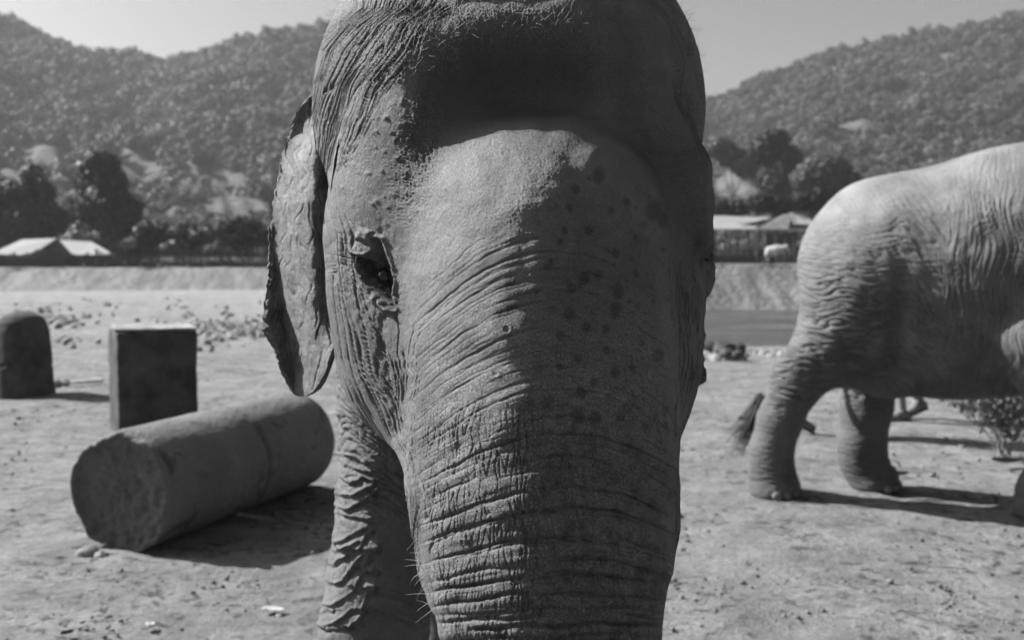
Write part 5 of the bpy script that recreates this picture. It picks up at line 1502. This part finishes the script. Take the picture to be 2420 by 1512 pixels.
# ------------------------------------------------------------------ two people behind the walking elephant
M_trous = plain("dark_trousers", 0.025, 0.2, 8, 0.9); M_shirt = plain("grey_shirt", 0.18, 0.2, 8, 0.9); M_pskin = plain("person_skin", 0.17, 0.1, 8, 0.6); M_shoe = plain("pale_shoe", 0.13, 0.2, 12, 0.7); M_sole = plain("dark_sole", 0.03, 0.1, 8, 0.8); M_phair = plain("black_hair", 0.02, 0.1, 10, 0.6); M_short = plain("light_shorts", 0.15, 0.1, 8, 0.9)
def person(loc, rz, label, trouser_mat, shorts, step):
    a = lambda *p: np.array(p, float)
    s = step
    body = [
        ('chain', 0, [(a(-.02, 0, 1.02), .135), (a(0, 0, 1.22), .12), (a(0, 0, 1.38), .14)], .05),
        ('chain', .05, [(a(0, -.17, 1.40), .06), (a(0, .17, 1.40), .06)], .02),
        ('chain', .03, [(a(0, 0, 1.42), .055), (a(.01, 0, 1.54), .052)], .02),
        ('ell', .02, a(.02, 0, 1.64), a(.098, .076, .118)),
        ('ell', .012, a(.118, 0, 1.625), a(.018, .013, .022)),
        ('ell', .008, a(.02, -.078, 1.63), a(.018, .012, .03)), ('ell', .008, a(.02, .078, 1.63), a(.018, .012, .03)),
    ]
    for sg in (-1, 1):
        body.append(('chain', .03, [(a(0, .19 * sg, 1.38), .055), (a(-.04 * sg * s, .23 * sg, 1.10), .042), (a(.06, .23 * sg, .86), .030)], .02))
        body.append(('ell', .015, a(.08, .23 * sg, .79), a(.028, .016, .05)))
        for k in range(4): body.append(('chain', .004, [(a(.062 + .012 * k, .23 * sg, .77), .008), (a(.07 + .013 * k, .225 * sg, .71 + .004 * abs(k - 1.5)), .006)], .01))
        body.append(('chain', .006, [(a(.095, .225 * sg, .81), .010), (a(.12, .215 * sg, .765), .008)], .01))
        f = sg * s
        hip = a(0, .09 * sg, .95); knee = a(.06 + .13 * f, .09 * sg, .52); ank = a(-.02 + .20 * f - (.10 if f < 0 else 0), .09 * sg, .10 + (.09 if f < 0 else 0))
        body.append(('chain', .05, [(hip, .09), (knee, .058), (ank, .038)], .03))
    t = mesh_obj("person", *surface_net(lambda p: sdf_eval(body, p), (-.4, -.36, .02), (.42, .36, 1.82), 0.016), M_pskin, loc=loc)
    t.rotation_euler = (0, 0, rz); tag(t, label, "person")
    sh = [('chain', 0, [(a(-.02, 0, .98), .150), (a(0, 0, 1.22), .137), (a(0, 0, 1.38), .152)], .05), ('chain', .05, [(a(0, -.17, 1.40), .072), (a(0, .17, 1.40), .072)], .02)]
    for sg in (-1, 1): sh.append(('chain', .02, [(a(0, .19 * sg, 1.38), .07), (a(-.025 * sg * s, .22 * sg, 1.18), .062)], .02))
    V, F = surface_net(lambda p: sdf_eval(sh, p), (-.3, -.36, .78), (.3, .36, 1.52), 0.02)
    mesh_obj("shirt", V, F, M_shirt, t)
    tr = []
    for sg in (-1, 1):
        f = sg * s; hip = a(0, .085 * sg, .93); knee = a(.06 + .13 * f, .09 * sg, .52); ank = a(-.02 + .20 * f - (.10 if f < 0 else 0), .09 * sg, .13 + (.09 if f < 0 else 0))
        ch = [(hip, .108), (knee, .078)] if shorts else [(hip, .108), (knee, .080), (ank, .068)]
        tr.append(('chain', .03, ch, .03))
    V, F = surface_net(lambda p: sdf_eval(tr, p), (-.45, -.26, .0), (.45, .26, 1.1), 0.018)
    mesh_obj("shorts" if shorts else "trousers", V, F, trouser_mat, t)
    V, F = surface_net(lambda p: np.maximum(sdf_eval([('ell', 0, a(.005, 0, 1.665), a(.108, .087, .112))], p), -(p[..., 2] - 1.62 + .35 * -(p[..., 0] + .02))), (-.2, -.15, 1.5), (.2, .15, 1.82), 0.014)
    mesh_obj("hair", V, F, M_phair, t)
    for sg in (-1, 1):
        f = sg * s; ank = a(-.02 + .20 * f - (.10 if f < 0 else 0), .09 * sg, .10 + (.09 if f < 0 else 0)); dn = -.5 if f < 0 else 0.0
        toe = ank + a(.17 * math.cos(dn), 0, .17 * math.sin(dn) - .055); heel = ank + a(-.05, 0, -.05)
        V, F = surface_net(lambda p: sdf_eval([('chain', 0, [(heel, .045), ((heel + toe) / 2, .046), (toe, .036)], .02), ('chain', .03, [(ank, .05), ((heel + toe) / 2 + a(0, 0, .01), .042)], .02)], p), ank - .26, ank + .26, 0.014)
        sh_ = mesh_obj("shoe", V, F, M_shoe, t)
        d = toe - heel; L = np.linalg.norm(d)
        V, F = rounded_box(L + .08, .09, .018, 8, 3, .008, 0); V = np.stack([V[:, 0] * d[0] / L - V[:, 2] * d[2] / L, V[:, 1], V[:, 0] * d[2] / L + V[:, 2] * d[0] / L], -1)
        mesh_obj("sole", V + (heel + toe) / 2 - a(0, 0, .042), F, M_sole, sh_)
p = G(1975, 1030)
person((p[0] - .02, p[1] + .05, -.005), R_(-12), "person in dark trousers walking beyond the elephant's hind legs, only lower leg and shoe showing", M_trous, False, -1)
p = G(2150, 994)
person((p[0] - .04, p[1] + .05, -.005), R_(185), "bare legged person behind the walking elephant's belly, only a shin and a shoe showing", M_short, True, 0.4)

# leafy bundle held low in front of the walking elephant
bq = G(2400, 1095)
bn_ = tag(empty("leafy_bundle", (bq[0] + .05, bq[1] + .35, 0)), "bundle of leafy stalks standing on the ground beyond the walking elephant's belly", "plant bundle")
r = np.random.default_rng(94)
cl = [((-.30, 0, .50), (.22, .2, .12)), ((-.14, 0, .44), (.24, .2, .18)), ((.02, 0, .40), (.22, .2, .24)), ((.12, 0, .30), (.16, .15, .18))]
V, F = leaf_cloud(cl, 1300, 0.026, r)
mesh_obj("leaves", V, F, leaf_mat("leaf_bundle", 0.16), bn_, smooth=False)
sp = [(np.array([.02 + .03 * r.normal(), .03 * r.normal(), 0.0]), np.array([-.1 + .35 * r.normal(), .2 * r.normal(), 1.0]), .5 + .15 * r.random(), np.array([-.3, 0, 0])) for k in range(16)]
V, F = strands(sp, 0.007, 5)
mesh_obj("stalks", V, F, M_rock, bn_)
